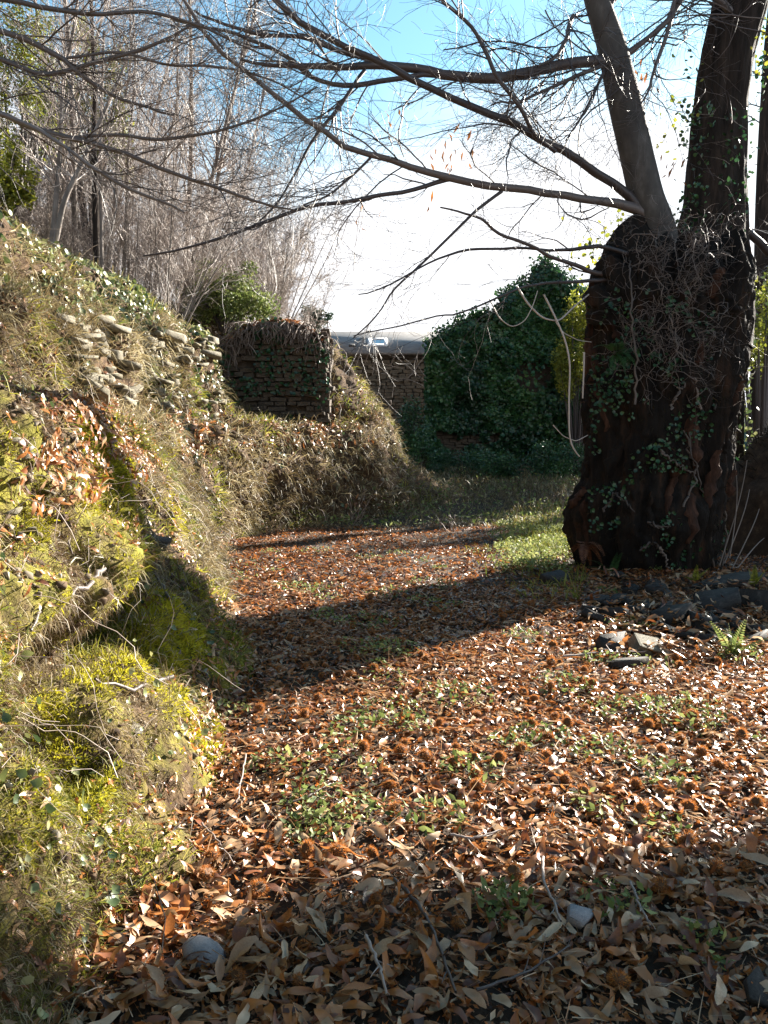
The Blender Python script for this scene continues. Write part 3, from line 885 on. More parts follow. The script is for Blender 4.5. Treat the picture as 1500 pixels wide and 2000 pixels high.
# dead plant stems standing in the tangle
for (x, y0, y1, Y, lab) in ((690, 1030, 950, 15.2, 'dead reddish stems leaning at the foot of the far bank'), (1078, 985, 905, 14.8, 'tall dead seed stalk beside the old chestnut trunk'), (880, 1040, 1000, 14.4, 'pale short dead stalk at the end of the track')):
    t = thing('dead_stalk', lab, 'dead plant', pix(x, y0, Y) * np.array([1, 1, 0]) + np.array([0, 0, float(gz(*pix(x, y0, Y)[:2]))]))
    base = np.array(t.location)
    H = (y0 - y1) / 1570 * Y
    for j in range(5):
        p0 = base + np.array([rng.normal() * .06, rng.normal() * .06, -.02])
        tip = p0 + np.array([rng.normal() * .12 + (.25 if 'reddish' in lab else 0), rng.normal() * .1, H * rng.uniform(.6, 1.05)])
        pl = np.linspace(p0, tip, 7) + .015 * rng.normal(size=(7, 3))
        bb = Bag()
        Vb, Fb, tt = tubes(pl, np.linspace(.009, .004, 7), 5, [.5])
        bb.add(Vb, Fb, tt)
        so, sr = spawn(pl[None], np.linspace(.009, .004, 7)[None], 10, (.05, .16), .35, .8, .3, 5, .3, .5)
        Vb, Fb, tt = tubes(so, sr, 3)
        bb.add(Vb, Fb, tt)
        bb.part('stem', M['vine'], t)

# ------------------------------------------------------------------ stones
def rock_mesh(name, kind, seed):
    r = np.random.default_rng(seed)
    if kind == 'slate':               # a flat broken plate with six to eight corners
        k = int(r.integers(4, 7))
        a = np.sort((np.arange(k) + r.uniform(-.3, .3, k)) * 2 * np.pi / k)
        rad = r.uniform(.7, 1.2, k)
        ring = np.stack([np.cos(a) * rad, np.sin(a) * rad * r.uniform(.55, .85)], -1)
        h = r.uniform(.13, .22)
        lv = [(-h, .9), (-h * .7, 1.0), (h * .55, 1.0), (h * .8, .955)]
        V = []
        for (z, s) in lv:
            for p in ring:
                V.append((p[0] * s + r.normal() * .03, p[1] * s + r.normal() * .03, z + r.normal() * .03))
        V.append((0, 0, h * .86)); V.append((0, 0, -h))
        F4 = grid_faces(4, k, True)
        top = [[3 * k + i, 3 * k + (i + 1) % k, 4 * k] for i in range(k)]
        bot = [[(i + 1) % k, i, 4 * k + 1] for i in range(k)]
        return mk_mesh(name, V, [np.array(top + bot), F4[:, ::-1]])
    if kind == 'block':               # squarish wall stone with knocked-off edges
        import bmesh
        bm = bmesh.new(); bmesh.ops.create_cube(bm, size=2)
        for v in bm.verts: v.co = Vector((v.co.x * r.uniform(.86, 1), v.co.y * r.uniform(.7, 1), v.co.z * r.uniform(.78, 1)))
        bmesh.ops.bevel(bm, geom=list(bm.edges), offset=.10, segments=1, profile=.5, affect='EDGES')
        for v in bm.verts: v.co += Vector([r.normal() * .025 for _ in range(3)])
        bmesh.ops.recalc_face_normals(bm, faces=list(bm.faces))
        me = bpy.data.meshes.new(name); bm.to_mesh(me); bm.free()
        return me
    th = np.linspace(.0, np.pi, 8); ph = np.linspace(0, 2 * np.pi, 12)[:-1]
    S = np.stack([np.sin(th)[:, None] * np.cos(ph), np.sin(th)[:, None] * np.sin(ph), np.cos(th)[:, None] + 0 * ph], -1).reshape(-1, 3)
    p = 2.0 if kind == 'round' else 4.5
    S = S / (np.sum(np.abs(S) ** p, -1, keepdims=True) ** (1 / p))
    S = S * (1 + (.10 if kind == 'round' else .13) * fbm(S * 1.4 + seed * 3.1, 3, seed)[:, None])
    return mk_mesh(name, S, grid_faces(8, 11, True), None, kind == 'round')

SL = [rock_mesh('slate', 'slate', 100 + k) for k in range(8)]
for me in SL: me.materials.append(M['slate'])
def stone(me, name, label, cat, p, sx, sy, sz, rot, group=None):
    o = bpy.data.objects.new(name, me); col.objects.link(o)
    o.location = [float(c) for c in p]; o.scale = (sx, sy, sz); o.rotation_euler = rot
    return tag(o, label, cat, group)

RND = rock_mesh('stone', 'round', 7); RND.materials.append(M['stone_grey'])
q = gpt(398, 1885)
stone(RND, 'stone', 'smooth rounded grey stone lying among leaves at the foot of the mossy bank', 'stone', q + np.array([0, 0, .034]), .068, .048, .036, (.1, .25, -.3))
SLP = SL[1].copy(); SLP.materials.clear(); SLP.materials.append(M['stone_grey'])
q = gpt(1130, 1822)
stone(SLP, 'slate', 'pale blue grey slate chip among dark leaves in the foreground shade', 'slate', q + np.array([0, 0, .055]), .055, .05, .07, (.5, .1, .5))
q = gpt(1483, 1965)
stone(SL[2], 'slate', 'bluish slate piece in the bottom right corner of the leaf litter', 'slate', q + np.array([0, 0, .045]), .065, .06, .06, (.35, -.2, 1.2))
q = gpt(1085, 1142)
stone(SL[3], 'slate', 'blue grey slate at the edge of the green grass left of the trunk', 'slate', q + np.array([0, 0, .07]), .17, .16, .30, (.25, 0, .2))
q = pix(300, 1052, 6.2)
stone(SL[4], 'slate', 'slate slab jutting out of the shaded face of the bank', 'slate', pix(292, 1055, 5.75), .17, .15, .2, (.1, .12, .4))
PILE = [
 (1265, 1280, .17, .12, .30, 'cream coloured sunlit stone lying in front of the slate rubble', (.5, .3, .2), 'stone_pale'),
 (1190, 1275, .20, .16, .45, 'dark tilted slate block at the near left of the rubble', (.6, -.3, .7), 'slate'),
 (1312, 1222, .21, .17, .55, 'wedge shaped slate with a bright right edge in the rubble', (.25, -.25, .3), 'slate'),
 (1365, 1228, .20, .15, .45, 'dark low slate beside the brown boulder in the rubble', (.2, .1, 1.4), 'slate'),
 (1395, 1195, .28, .2, .55, 'largest slanting slab in the rubble with a sunlit tip', (.35, -.35, .1), 'slate'),
 (1490, 1190, .32, .24, .8, 'big dark slate boulder at the right edge of the rubble', (.3, .2, 1.9), 'slate'),
 (1280, 1163, .22, .16, .25, 'thin pale topped slate lying flat against the trunk foot', (.1, .05, .9), 'slate'),
 (1150, 1215, .14, .12, .35, 'bluish slate under the left side of the trunk', (.7, .1, 2.1), 'slate'),
 (1420, 1150, .34, .20, .25, 'long flat slate on top of the rubble by the vines', (.12, -.1, .2), 'slate'),
 (1220, 1310, .24, .07, .22, 'narrow pale slate strip in front of the rubble', (.1, .0, .4), 'slate'),
]
STP = rock_mesh('stone', 'block', 33); STP.materials.append(M['stone_pale'])
for k, (x, y, sx, sy, sz, lab, rot, mk) in enumerate(PILE):
    q = gpt(x, y)
    sc = np.linalg.norm(q[:2]) / 9.0
    me = SL[k % 8] if mk == 'slate' else STP
    stone(me, 'slate' if mk == 'slate' else 'stone', lab, 'slate' if mk == 'slate' else 'stone', q + np.array([0, 0, .05 * sc + .025]), sx * sc * 1.15, sy * sc * 1.15, (sz if mk == 'slate' else .09) * sc, rot)
for k in range(80):
    x, y = rng.uniform(1150, 1500), rng.uniform(1130, 1300)
    if y > 1230 + (x - 1170) * .15: continue
    q = gpt(x, y)
    s = rng.uniform(.06, .17)
    stone(SL[int(rng.integers(0, 8))], 'slate', 'small dark slate fragment in the rubble below the old chestnut', 'slate', q + np.array([0, 0, .045]), s, s * .8, s * rng.uniform(.7, 1.6), (rng.normal() * .28, rng.normal() * .28, rng.uniform(0, 6)), 'slate rubble below the old chestnut')

b_ = Bag()
for w in range(14):
    xx = rng.uniform(1150, 1510, 40); yy_ = rng.uniform(1130, 1300, 40)
    Q = np.array([gpt(a, b) for a, b in zip(xx, yy_)]); Q[:, 2] += rng.uniform(.05, .13, 40)
    Vb, Fb = scatter(TEMPL[w][0], TEMPL[w][1], Q, frames(nrm(np.array([0, 0, 1.0]) + .3 * rng.normal(size=Q.shape))), rng.uniform(.05, .14, 40)); b_.add(Vb, Fb, rng.random(40))
b_.top('leaves', M['litter'], 'dead leaves lying on the slate rubble by the trunk', 'dead leaves', smooth=True)
# the upper terrace wall: rubble stones half buried in the bank
wall = thing('dry_stone_wall', 'tumbled lichened stone wall holding the upper terrace of the bank', 'stone wall', (-3.0, 9.5, 2.0))
WS = [rock_mesh('stone', 'slate', 70 + k) for k in range(10)]
for me in WS: me.materials.append(M['stone_pale'])
dens = (cellS > 2.95) & (cellS < 4.05) & (cellY > 7.6) & (cellY < 14.2)
P, N, s, y = bank_pick(165, dens * np.where(cellY > 11, 2.5, 1) * falloff * np.clip(.6 + 1.2 * fbm(cellP * 1.2, 2, 201), .1, 2))
for p, n in zip(P, N):
    o = bpy.data.objects.new('stone', WS[int(rng.integers(0, 10))]); col.objects.link(o)
    o.parent = wall
    s = rng.uniform(.07, .19)
    o.location = p + n * s * .22 - np.array(wall.location)
    o.scale = (s * rng.uniform(.7, 1.0), s * rng.uniform(1.1, 2.0), s * rng.uniform(.7, 1.5))
    o.rotation_euler = (rng.normal() * .16, rng.normal() * .2, rng.normal() * .4)
for (x, y, Y, sx, sy) in ((165, 632, 8.0, .30, .42), (205, 650, 8.6, .25, .35), (312, 662, 11.6, .32, .55), (275, 672, 10.8, .22, .40), (395, 668, 13.6, .28, .5), (355, 690, 12.6, .2, .35), (200, 700, 8.8, .22, .2), (235, 722, 9.3, .2, .22), (290, 770, 10.4, .25, .3)):
    px_, py_, dd = project(cellP)
    i = np.argmin((px_ - x) ** 2 + (py_ - y) ** 2 + 1e6 * (np.abs(cellY - Y) > 1.6))
    p = cellP.reshape(-1, 3)[i]
    o = bpy.data.objects.new('stone', WS[int(rng.integers(0, 10))]); col.objects.link(o); o.parent = wall
    o.location = p + np.array([.06, 0, .05]) - np.array(wall.location); o.scale = (sx, sy, .28); o.rotation_euler = (rng.normal() * .1, .12, rng.normal() * .3)
# stones showing in the near face
nearw = thing('mossy_stone_wall', 'mossy near wall with a few bare stones showing at the left edge', 'stone wall', (-1.5, 3.8, .8))
for (x, y, Y, s) in ((45, 885, 4.35, .055), (30, 930, 4.3, .05), (20, 1010, 4.2, .06), (60, 1040, 4.3, .04), (42, 1405, 3.05, .045), (50, 1440, 3.0, .035), (90, 960, 4.5, .05), (265, 1425, 3.9, .035), (18, 860, 4.4, .06), (100, 1080, 4.3, .04), (120, 900, 4.6, .05), (205, 1750, 2.6, .022), (230, 1870, 2.42, .03)):
    # find the bank point nearest to that line of sight
    px_, py_, dd = project(cellP)
    i = np.argmin((px_ - x) ** 2 + (py_ - y) ** 2 + 1e6 * (cellY > 6) + 1e6 * (dd < .5))
    p = cellP.reshape(-1, 3)[i]; n = cellN.reshape(-1, 3)[i]
    o = bpy.data.objects.new('stone', WS[int(rng.integers(0, 6))]); col.objects.link(o); o.parent = nearw
    o.location = p + n * s * .2 - np.array(nearw.location)
    o.scale = (s * .8, s * 1.3, s * .7); o.rotation_euler = (rng.normal() * .4, rng.normal() * .4, rng.normal() * .5)

# clods and stone chips in the bare parts of the bank
gd = (cellS > .15) * (cellS < 3.2) * np.clip(.1 + 2 * fbm(cellP * 1.8, 3, 231), .02, 1.2)
P, N, s, y = bank_pick(2600, falloff * gd)
b_ = Bag()
for w in range(10):
    me = WS[w]; nv_ = len(me.vertices); tv = np.empty(nv_ * 3, np.float32); me.vertices.foreach_get('co', tv); tv = tv.reshape(-1, 3) * np.array([1, 1, 2.2])
    f3 = np.array([list(p.vertices) for p in me.polygons if len(p.vertices) == 3]); f4 = np.array([list(p.vertices) for p in me.polygons if len(p.vertices) == 4])
    Q, n_, yq = P[w::10], N[w::10], y[w::10]
    Vb, Fb = scatter(tv, [f3, f4], Q + n_ * .004, frames(nrm(n_ + .5 * rng.normal(size=Q.shape))), rng.uniform(.010, .032, len(Q)) * np.clip(yq / 4, .8, 2)); b_.add(Vb, Fb, rng.random(len(Q)))
b_.top('clods', M['clod'], 'earth clods and stone chips in the bare parts of the bank', 'clods')
# roots showing in the near face
_bx, _by, _bd = project(cellP)
for k, pts in enumerate(([(205, 1120), (150, 1150), (90, 1190), (40, 1230)], [(330, 1180), (300, 1130), (290, 1060), (275, 1000)], [(360, 1000), (375, 940), (330, 900), (290, 870)], [(80, 860), (120, 930), (110, 1010), (130, 1090)], [(330, 1330), (250, 1350), (180, 1340)])):
    pl = []
    for (x, y_) in pts:
        i = np.argmin((_bx - x) ** 2 + (_by - y_) ** 2 + 1e6 * (cellY > 7) + 1e6 * (_bd < .5)); pl.append(cellP.reshape(-1, 3)[i] + cellN.reshape(-1, 3)[i] * .03)
    pl, rr_ = resample(np.array(pl), np.linspace(.012, .005, len(pl)), 20); pl[1:-1] += .008 * rng.normal(size=(18, 3))
    Vb, Fb, tt_ = tubes(pl, rr_, 6, [.4])
    part('root', Vb, Fb, M['vine_dark'], bank, tt_, True)
# the ruined wall stub on the terrace
def block_wall(parent, x0, x1, z0, ztop, yf, sx, sz, meshes, depth=.12, jit=.25, name='stone', maxn=300, ang=0.0, skip=None, ruin_gap=0.0):
    z = z0; n = 0
    org = np.array(parent.location)
    while z < z0 + 20:
        h = sz * rng.uniform(.75, 1.3)
        x = x0 + rng.uniform(-.5, 0) * sx
        any_ = False
        while x < x1:
            w = sx * rng.uniform(.6, 1.5)
            cx = x + w / 2
            if z + h * .5 < ztop(cx) and x0 - .05 < cx < x1 + .05 and (skip is None or not skip(cx, z)) and rng.random() > ruin_gap:
                any_ = True
                o = bpy.data.objects.new(name, meshes[int(rng.integers(0, len(meshes)))]); col.objects.link(o); o.parent = parent
                o.location = np.array([cx, yf + rng.normal() * .02 + ang * (cx - x0), z + h / 2]) - org
                o.scale = (w * .5, depth, h * .5)
                o.rotation_euler = (rng.normal() * .09, rng.normal() * .07, rng.normal() * .12)
                n += 1
            x += w * 1.02
        z += h * 1.03
        if not any_ and z > z0 + 1: break
    return n
WT = [rock_mesh('stone', 'block', 140 + k) for k in range(6)]
M['stone_tan'] = mat_noise('tan_schist', [(.3, (.07, .055, .04)), (.55, (.16, .13, .095)), (.8, (.26, .22, .17))], 5, 7, .85, .6, 26, None, .3, .015)
for me in WT: me.materials.append(M['stone_tan'])
WB = [rock_mesh('stone', 'block', 90 + k) for k in range(6)]
for me in WB: me.materials.append(M['stone_brown'])
ruin = thing('ruined_wall', 'square stub of ruined stone wall with dead vines over its top', 'ruined wall', (-1.9, 16.4, 2.2))
def ruin_top(x):
    return 4.0 - .42 * abs((x + 2.15) / .98) ** 2.6
rx = np.linspace(-3.2, -1.2, 20); rz = np.linspace(0, 1, 14)
V = []
for yy_ in (16.36, 16.95):
    for a in rx:
        for b in rz:
            V.append((a, yy_ + .03 * math.sin(a * 9 + b * 7), 1.6 + (ruin_top(a) - 1.6) * b))
f = grid_faces(20, 14)
F = np.concatenate([f, f[:, ::-1] + 280])
edge = []
for i in range(19): edge.append([i * 14 + 13, (i + 1) * 14 + 13, 280 + (i + 1) * 14 + 13, 280 + i * 14 + 13])
for j in range(13):
    edge.append([j, j + 1, 280 + j + 1, 280 + j]); edge.append([19 * 14 + j, 280 + 19 * 14 + j, 280 + 19 * 14 + j + 1, 19 * 14 + j + 1])
part('core', V, np.concatenate([F, np.array(edge)]), M['mortar'], ruin)
block_wall(ruin, -3.17, -1.23, 2.0, ruin_top, 16.33, .26, .095, WB, .12, ruin_gap=.14)
# its right end, in the sun
for j in range(14):
    z = 2.0 + j * .14
    for yy_ in (16.5, 16.78):
        o = bpy.data.objects.new('stone', WB[j % 6]); col.objects.link(o); o.parent = ruin
        o.location = np.array([-1.2 + rng.normal() * .02, yy_, z]) - np.array(ruin.location); o.scale = (.10, .15, .07); o.rotation_euler = (0, rng.normal() * .05, rng.normal() * .1)
# dead vines hanging over its top
k = 240
x = rng.uniform(-3.3, -1.1, k)
out = np.empty((k, 9, 3)); out[:, 0] = np.stack([x, rng.uniform(16.2, 16.9, k), np.array([ruin_top(a) for a in x]) + rng.uniform(-.05, .12, k)], -1)
d_ = nrm(rng.normal(size=(k, 3)) * np.array([1, .6, .4]) + np.array([0, -.5, .2]))
for j in range(1, 9):
    d_ = nrm(d_ + .3 * rng.normal(size=(k, 3)) + np.array([0, -.05, -.32]))
    out[:, j] = out[:, j - 1] + d_ * rng.uniform(.03, .12, (k, 1))
    out[:, j, 1] = np.minimum(out[:, j, 1], 16.2)
    out[:, j, 1] = np.where(out[:, j, 2] > 4.0, out[:, j, 1] + .3, out[:, j, 1])
Vb, Fb, t = tubes(out, np.repeat(rng.uniform(.004, .010, (k, 1)), 9, 1), 3)
b_ = Bag(); b_.add(Vb, Fb, t * .7); b_.part('dead_vines', M['vine'], ruin, 'stuff')
k = 800
x = rng.uniform(-3.25, -1.1, k)
top = np.array([ruin_top(a) for a in x])
zz = top + .08 - 1.5 * rng.random(k) ** 2.0
P = np.stack([x, 16.22 - .08 * rng.random(k) + .4 * (zz > top - .05) * rng.random(k), zz], -1)
kk = fbm(P * 1.8, 2, 33) > -.1
P = P[kk]
Vb, Fb = scatter(ivy_t, ivy_f, P, frames(nrm(np.array([.2, -1, .4]) + .6 * rng.normal(size=P.shape))), rng.uniform(.05, .10, len(P)))
b_ = Bag(); b_.add(Vb, Fb, rng.random(len(P)) * .6); b_.part('ivy_leaves', M['ivy_dark'], ruin, 'stuff')
# red-brown dead leaves and thatch on the crest of the ruin and of the terrace wall
b_ = Bag()
k = 900
x = rng.uniform(-3.22, -1.2, k); zt = np.array([ruin_top(a) for a in x])
P = np.stack([x, rng.uniform(16.2, 17.0, k), zt + rng.uniform(-.02, .07, k)], -1)
Vb, Fb = scatter(TEMPL_LO[1][0], TEMPL_LO[1][1], P, frames(nrm(np.array([0, -.2, 1]) + .5 * rng.normal(size=P.shape))), rng.uniform(.09, .17, k))
b_.add(Vb, Fb, rng.random(k) * .45)
b_.part('dead_leaves', M['litter'], ruin, 'stuff')

# ------------------------------------------------------------------ house with the slate roof
house = thing('stone_house', 'low stone house with grey slate roof and a skylight behind the ruin', 'house', (0.2, 31, .5))
def box(x0, x1, y0, y1, z0, z1):
    V = np.array([(x, y, z) for x in (x0, x1) for y in (y0, y1) for z in (z0, z1)])
    F = np.array([[0, 1, 3, 2], [4, 6, 7, 5], [0, 4, 5, 1], [2, 3, 7, 6], [0, 2, 6, 4], [1, 5, 7, 3]])
    return V, F
V, F = box(-2.6, 7.0, 30, 36, -.5, 4.85)
part('wall', V, F, M['mortar'], house)
ye, ze, yr, zr = 29.65, 4.93, 33.4, 6.22
for (ya, za, yb, zb) in ((ye, ze, yr, zr), (36.6, ze, yr, zr)):
    n_ = np.array([0, -(zb - za), (yb - ya)]); n_ = n_ / np.linalg.norm(n_) * np.sign(n_[2])
    c = [np.array(p, float) for p in ((-2.9, ya, za), (7.3, ya, za), (7.3, yb, zb), (-2.9, yb, zb))]
    V = c + [p + n_ * .09 for p in c]
    part('roof', V, np.array([[0, 1, 2, 3], [4, 7, 6, 5], [0, 4, 5, 1], [1, 5, 6, 2], [2, 6, 7, 3], [3, 7, 4, 0]]), M['roof'], house)
    if ya == ye:
        sl = np.array([0, yb - ya, zb - za]); sl /= np.linalg.norm(sl)
        rn = np.cross(np.array([1.0, 0, 0]), sl); rn *= np.sign(rn[2])
        # the skylight
        def on_roof(x, s, h): return np.array([x, ya, za]) + sl * s + rn * h + np.array([0, 0, 0])
        x0, x1, s0, s1 = -.62, .12, 1.05, 2.35
        fr = Bag()
        for (a0, a1, b0, b1) in ((x0, x0 + .13, s0, s1), (x1 - .13, x1, s0, s1), (x0 + .13, x1 - .13, s0, s0 + .22), (x0 + .13, x1 - .13, s1 - .16, s1)):
            A = [on_roof(a0, b0, .15), on_roof(a1, b0, .15), on_roof(a1, b1, .15), on_roof(a0, b1, .15)]
            B = [on_roof(a0, b0, .06), on_roof(a1, b0, .06), on_roof(a1, b1, .06), on_roof(a0, b1, .06)]
            fr.add(np.array(A + B), np.array([[0, 1, 2, 3], [4, 7, 6, 5], [0, 4, 5, 1], [1, 5, 6, 2], [2, 6, 7, 3], [3, 7, 4, 0]]), 0.5)
        sky_l = fr.part('skylight', M['white'], house)
        A = [on_roof(x0 + .13, s0 + .22, .125), on_roof(x1 - .13, s0 + .22, .125), on_roof(x1 - .13, s1 - .16, .125), on_roof(x0 + .13, s1 - .16, .125)]
        part('pane', A, np.array([[0, 1, 2, 3]]), M['glass'], sky_l)
        A = [on_roof(-1.32, .95, .15), on_roof(-1.1, .95, .15), on_roof(-1.1, 1.25, .15), on_roof(-1.32, 1.25, .15)]
        B = [a_ - rn * .08 for a_ in A]
        part('roof_vent', A + B, np.array([[0, 1, 2, 3], [4, 7, 6, 5], [0, 4, 5, 1], [1, 5, 6, 2], [2, 6, 7, 3], [3, 7, 4, 0]]), M['slate'], house)
block_wall(house, -1.4, 2.7, 2.5, lambda x: 4.84, 29.97, .34, .11, WT, .07)

# ------------------------------------------------------------------ ivy-clad gable
gable = thing('ivy_covered_gable', 'tall ruined stone gable smothered in dark green ivy', 'ruined gable', (4.8, 26.5, .5))
GXS = [1.3, 2.1, 3.4, 4.5, 5.1, 5.7, 6.3, 6.8, 7.4, 8.5]
GZS = [4.6, 5.4, 5.9, 6.8, 7.45, 7.3, 6.6, 5.4, 4.4, 4.0]
def gable_top(x): return float(np.interp(x, GXS, GZS)) + .12 * math.sin(x * 5.1) - .15
xs = np.linspace(1.6, 8.5, 40)
V = []
for yy_ in (26.5, 27.1):
    for a in xs:
        for b in np.linspace(0, 1, 16):
            V.append((a, yy_, -.3 + (gable_top(a) + .3) * b))
f = grid_faces(40, 16); F = np.concatenate([f, f[:, ::-1] + 640]); edge = []
for i in range(39): edge.append([i * 16 + 15, (i + 1) * 16 + 15, 640 + (i + 1) * 16 + 15, 640 + i * 16 + 15])
for j in range(15): edge.append([j, j + 1, 640 + j + 1, 640 + j]); edge.append([39 * 16 + j, 640 + 39 * 16 + j, 640 + 39 * 16 + j + 1, 39 * 16 + j + 1])
part('wall', V, np.concatenate([F, np.array(edge)]), M['mortar'], gable)
def hidden_by_ivy(x, z):
    return not ((4.1 < x < 5.7 and 3.1 < z < 4.5) or z < 2.4)
block_wall(gable, 1.65, 6.8, .3, gable_top, 26.47, .30, .095, WB, .08, skip=hidden_by_ivy)
n = 50000
x = rng.uniform(1.33, 8.5, n); tp = np.array([gable_top(a) for a in x])
z = .5 + (tp + .15 - .5) * rng.random(n) ** .85
P = np.stack([x, np.zeros(n), z], -1)
bul = .40 + .55 * fbm(P * 1.1, 3, 301) + .2 * fbm(P * 3, 2, 303)
keep = (z > 1.9 + .6 * fbm(P * 1.3, 2, 305)) | (fbm(P * 1.6, 2, 307) > -.3)
hole = ((x - 4.85) / .6) ** 2 + ((z - 3.85) / .55) ** 2 < 1 + .5 * fbm(P * 3, 2, 309)
keep &= ~(hole & (rng.random(n) < .88))
P[:, 1] = 26.45 - np.clip(bul, .03, 1) * rng.random(n) ** .35 + np.where(z > tp - .1, rng.random(n) * .6, 0)
P[:, 2] += np.where(z > tp - .1, .18 * fbm(P * 4, 2, 311), 0)
P = P[keep]
nv = nrm(np.array([0, -1, .55]) + .55 * rng.normal(size=P.shape))
Vb, Fb = scatter(ivy_t, ivy_f, P, frames(nv), rng.uniform(.05, .16, len(P)))
b_ = Bag(); b_.add(Vb, Fb, np.clip(.42 + .7 * fbm(P * 1.1, 2, 313) + .2 * rng.normal(size=len(P)), 0, 1))
b_.part('ivy', M['ivy_dark'], gable, 'stuff')
# sprigs of ivy standing up along its sloping top
k = 240
x = rng.uniform(1.4, 6.7, k)
st = np.stack([x, np.full(k, 26.6) + .2 * rng.normal(size=k), np.array([gable_top(a) for a in x])], -1)
out = np.empty((k, 6, 3)); out[:, 0] = st; d_ = nrm(np.array([0, 0, 1.0]) + .5 * rng.normal(size=(k, 3)))
for j in range(1, 6):
    d_ = nrm(d_ + .3 * rng.normal(size=(k, 3))); out[:, j] = out[:, j - 1] + d_ * rng.uniform(.04, .13, (k, 1))
b_ = Bag(); Vb, Fb, t = tubes(out, np.full((k, 6), .006), 3); b_.add(Vb, Fb, t * .3)
Q = out[:, 1:].reshape(-1, 3); Q = np.repeat(Q, 3, 0) + .05 * rng.normal(size=(len(Q) * 3, 3))
Vb, Fb = scatter(ivy_t, ivy_f, Q, frames(nrm(rng.normal(size=Q.shape) + np.array([0, -.6, .5]))), rng.uniform(.06, .12, len(Q)))
b_.add(Vb, Fb, rng.random(len(Q))); b_.part('ivy_sprigs', M['ivy_dark'], gable, 'stuff')

# ------------------------------------------------------------------ leafy bushes and trees
def crown_points(n, c, r, clumps=26, cl=.34, seed=0, low=-.6):
    g = np.random.default_rng(seed)
    c = np.array(c); r = np.array(r)
    u = nrm(g.normal(size=(clumps, 3))) * (g.random((clumps, 1)) ** .4)
    u = u[u[:, 2] > low]
    cc = c + u * r * .85
    i = g.integers(0, len(cc), n)
    o = nrm(g.normal(size=(n, 3))) * (g.random((n, 1)) ** .5)
    rad = g.uniform(.6, 1.3, len(cc))[i][:, None]
    return cc[i] + o * r * cl * rad, cc
leafb_t, leafb_f = leaf_template(3, .5, .3, .2)
def bush(name, label, cat, c, r, n, leaf, mat, base, trunk_r=.05, seed=0, group=None, clumps=26, cl=.34, tm=None):
    t = thing(name, label, cat, base, group)
    P, cc = crown_points(n, c, r, clumps, cl, seed)
    tt, tf = tm or (leafb_t, leafb_f)
    nv = nrm(rng.normal(size=P.shape) + np.array([0, -.2, .5]))
    Vb, Fb = scatter(tt, tf, P, frames(nv), rng.uniform(leaf * .6, leaf * 1.2, len(P)))
    b_ = Bag(); b_.add(Vb, Fb, np.clip(.5 + .4 * fbm(P * 1.3, 2, seed) + .2 * rng.normal(size=len(P)), 0, 1))
    b_.part('crown', mat, t, 'stuff')
    b0 = np.array(base, float)
    bb = Bag()
    ends = cc[:14]
    pl = np.stack([b0 + (ends - b0) * f + np.array([0, 0, .12 * math.sin(f * 3)]) * np.linalg.norm(r) for f in np.linspace(0, 1, 7)], 1)
    Vb, Fb, tt_ = tubes(pl, np.repeat(np.linspace(1, .25, 7)[None], len(ends), 0) * trunk_r, 5)
    bb.add(Vb, Fb, tt_ * .5); bb.part('trunk', M['twig'], t)
    return t
def on_bank(px, Y, up=0.0):
    x = (px - 750) / 1570 * Y
    return np.array([x, Y, bank_z(x, Y) + up])
q = on_bank(440, 17.4)
bush('evergreen_bush', 'rounded green evergreen bush on the bank above the ruined wall stub', 'bush', pix(445, 582, 17.4), (1.1, .7, .85), 8000, .08, M['weed'], q, .03, 1, None, 60, .34)
q = pix(610, 660, 62)
bush('pine_tree', 'distant rounded pine on the skyline left of the slate roof', 'pine tree', pix(615, 627, 62), (1.35, 1.3, 1.2), 2500, .28, M['pine'], (q[0], 62, 1.5), .14, 2)
bush('round_tree', 'distant dome shaped tree just above the slate roof', 'tree', pix(728, 664, 70), (1.7, 1.6, .8), 2000, .28, M['pine'], (pix(735, 665, 70)[0], 70, 0), .14, 3)
bush('golden_bush', 'yellow green bush between the ivy gable and the old trunk', 'bush', pix(1128, 690, 25), (.95, .7, 2.1), 6500, .11, M['foliage_gold'], (pix(1128, 690, 25)[0], 25, .3), .04, 4)
bush('bramble_bush', 'dark bramble mound at the foot of the stone house wall', 'bramble', pix(815, 860, 21.3), (.85, .7, 1.15), 5200, .085, M['ivy_dark'], (pix(815, 930, 21.3)[0], 21.3, .4), .03, 5, None, 30, .36)
bush('bramble_bush', 'low dark bramble hummock added to deepen the shade before the ivy gable', 'bramble', pix(935, 912, 22.5), (1.5, .8, .6), 6000, .08, M['ivy_dark'], (pix(935, 930, 22.5)[0], 22.5, .4), .02, 41, None, 40, .34)  # this and the next: dark foliage added to deepen the far-end shade
bush('bramble_bush', 'dark bramble hummock added beside the old trunk to deepen the far shade', 'bramble', pix(1085, 905, 22), (1.0, .8, .75), 5000, .08, M['ivy_dark'], (pix(1085, 930, 22)[0], 22, .4), .02, 42, None, 36, .34)
bush('sunlit_tree', 'sunlit yellow leaved tree showing right of the old trunk', 'tree', pix(1490, 650, 21), (1.0, 1.0, 1.75), 3000, .12, M['foliage_gold'], (pix(1490, 880, 21)[0], 21, -.8), .07, 6, None, 34, .25)
bush('leafy_tree', 'yellow green leafy tree behind the pollard head of the chestnut', 'tree', (11.3, 27, 5.4), (1.75, 1.4, 3.2), 13000, .16, M['foliage_gold'], (11.3, 27, -1.0), .14, 7, None, 70, .26)
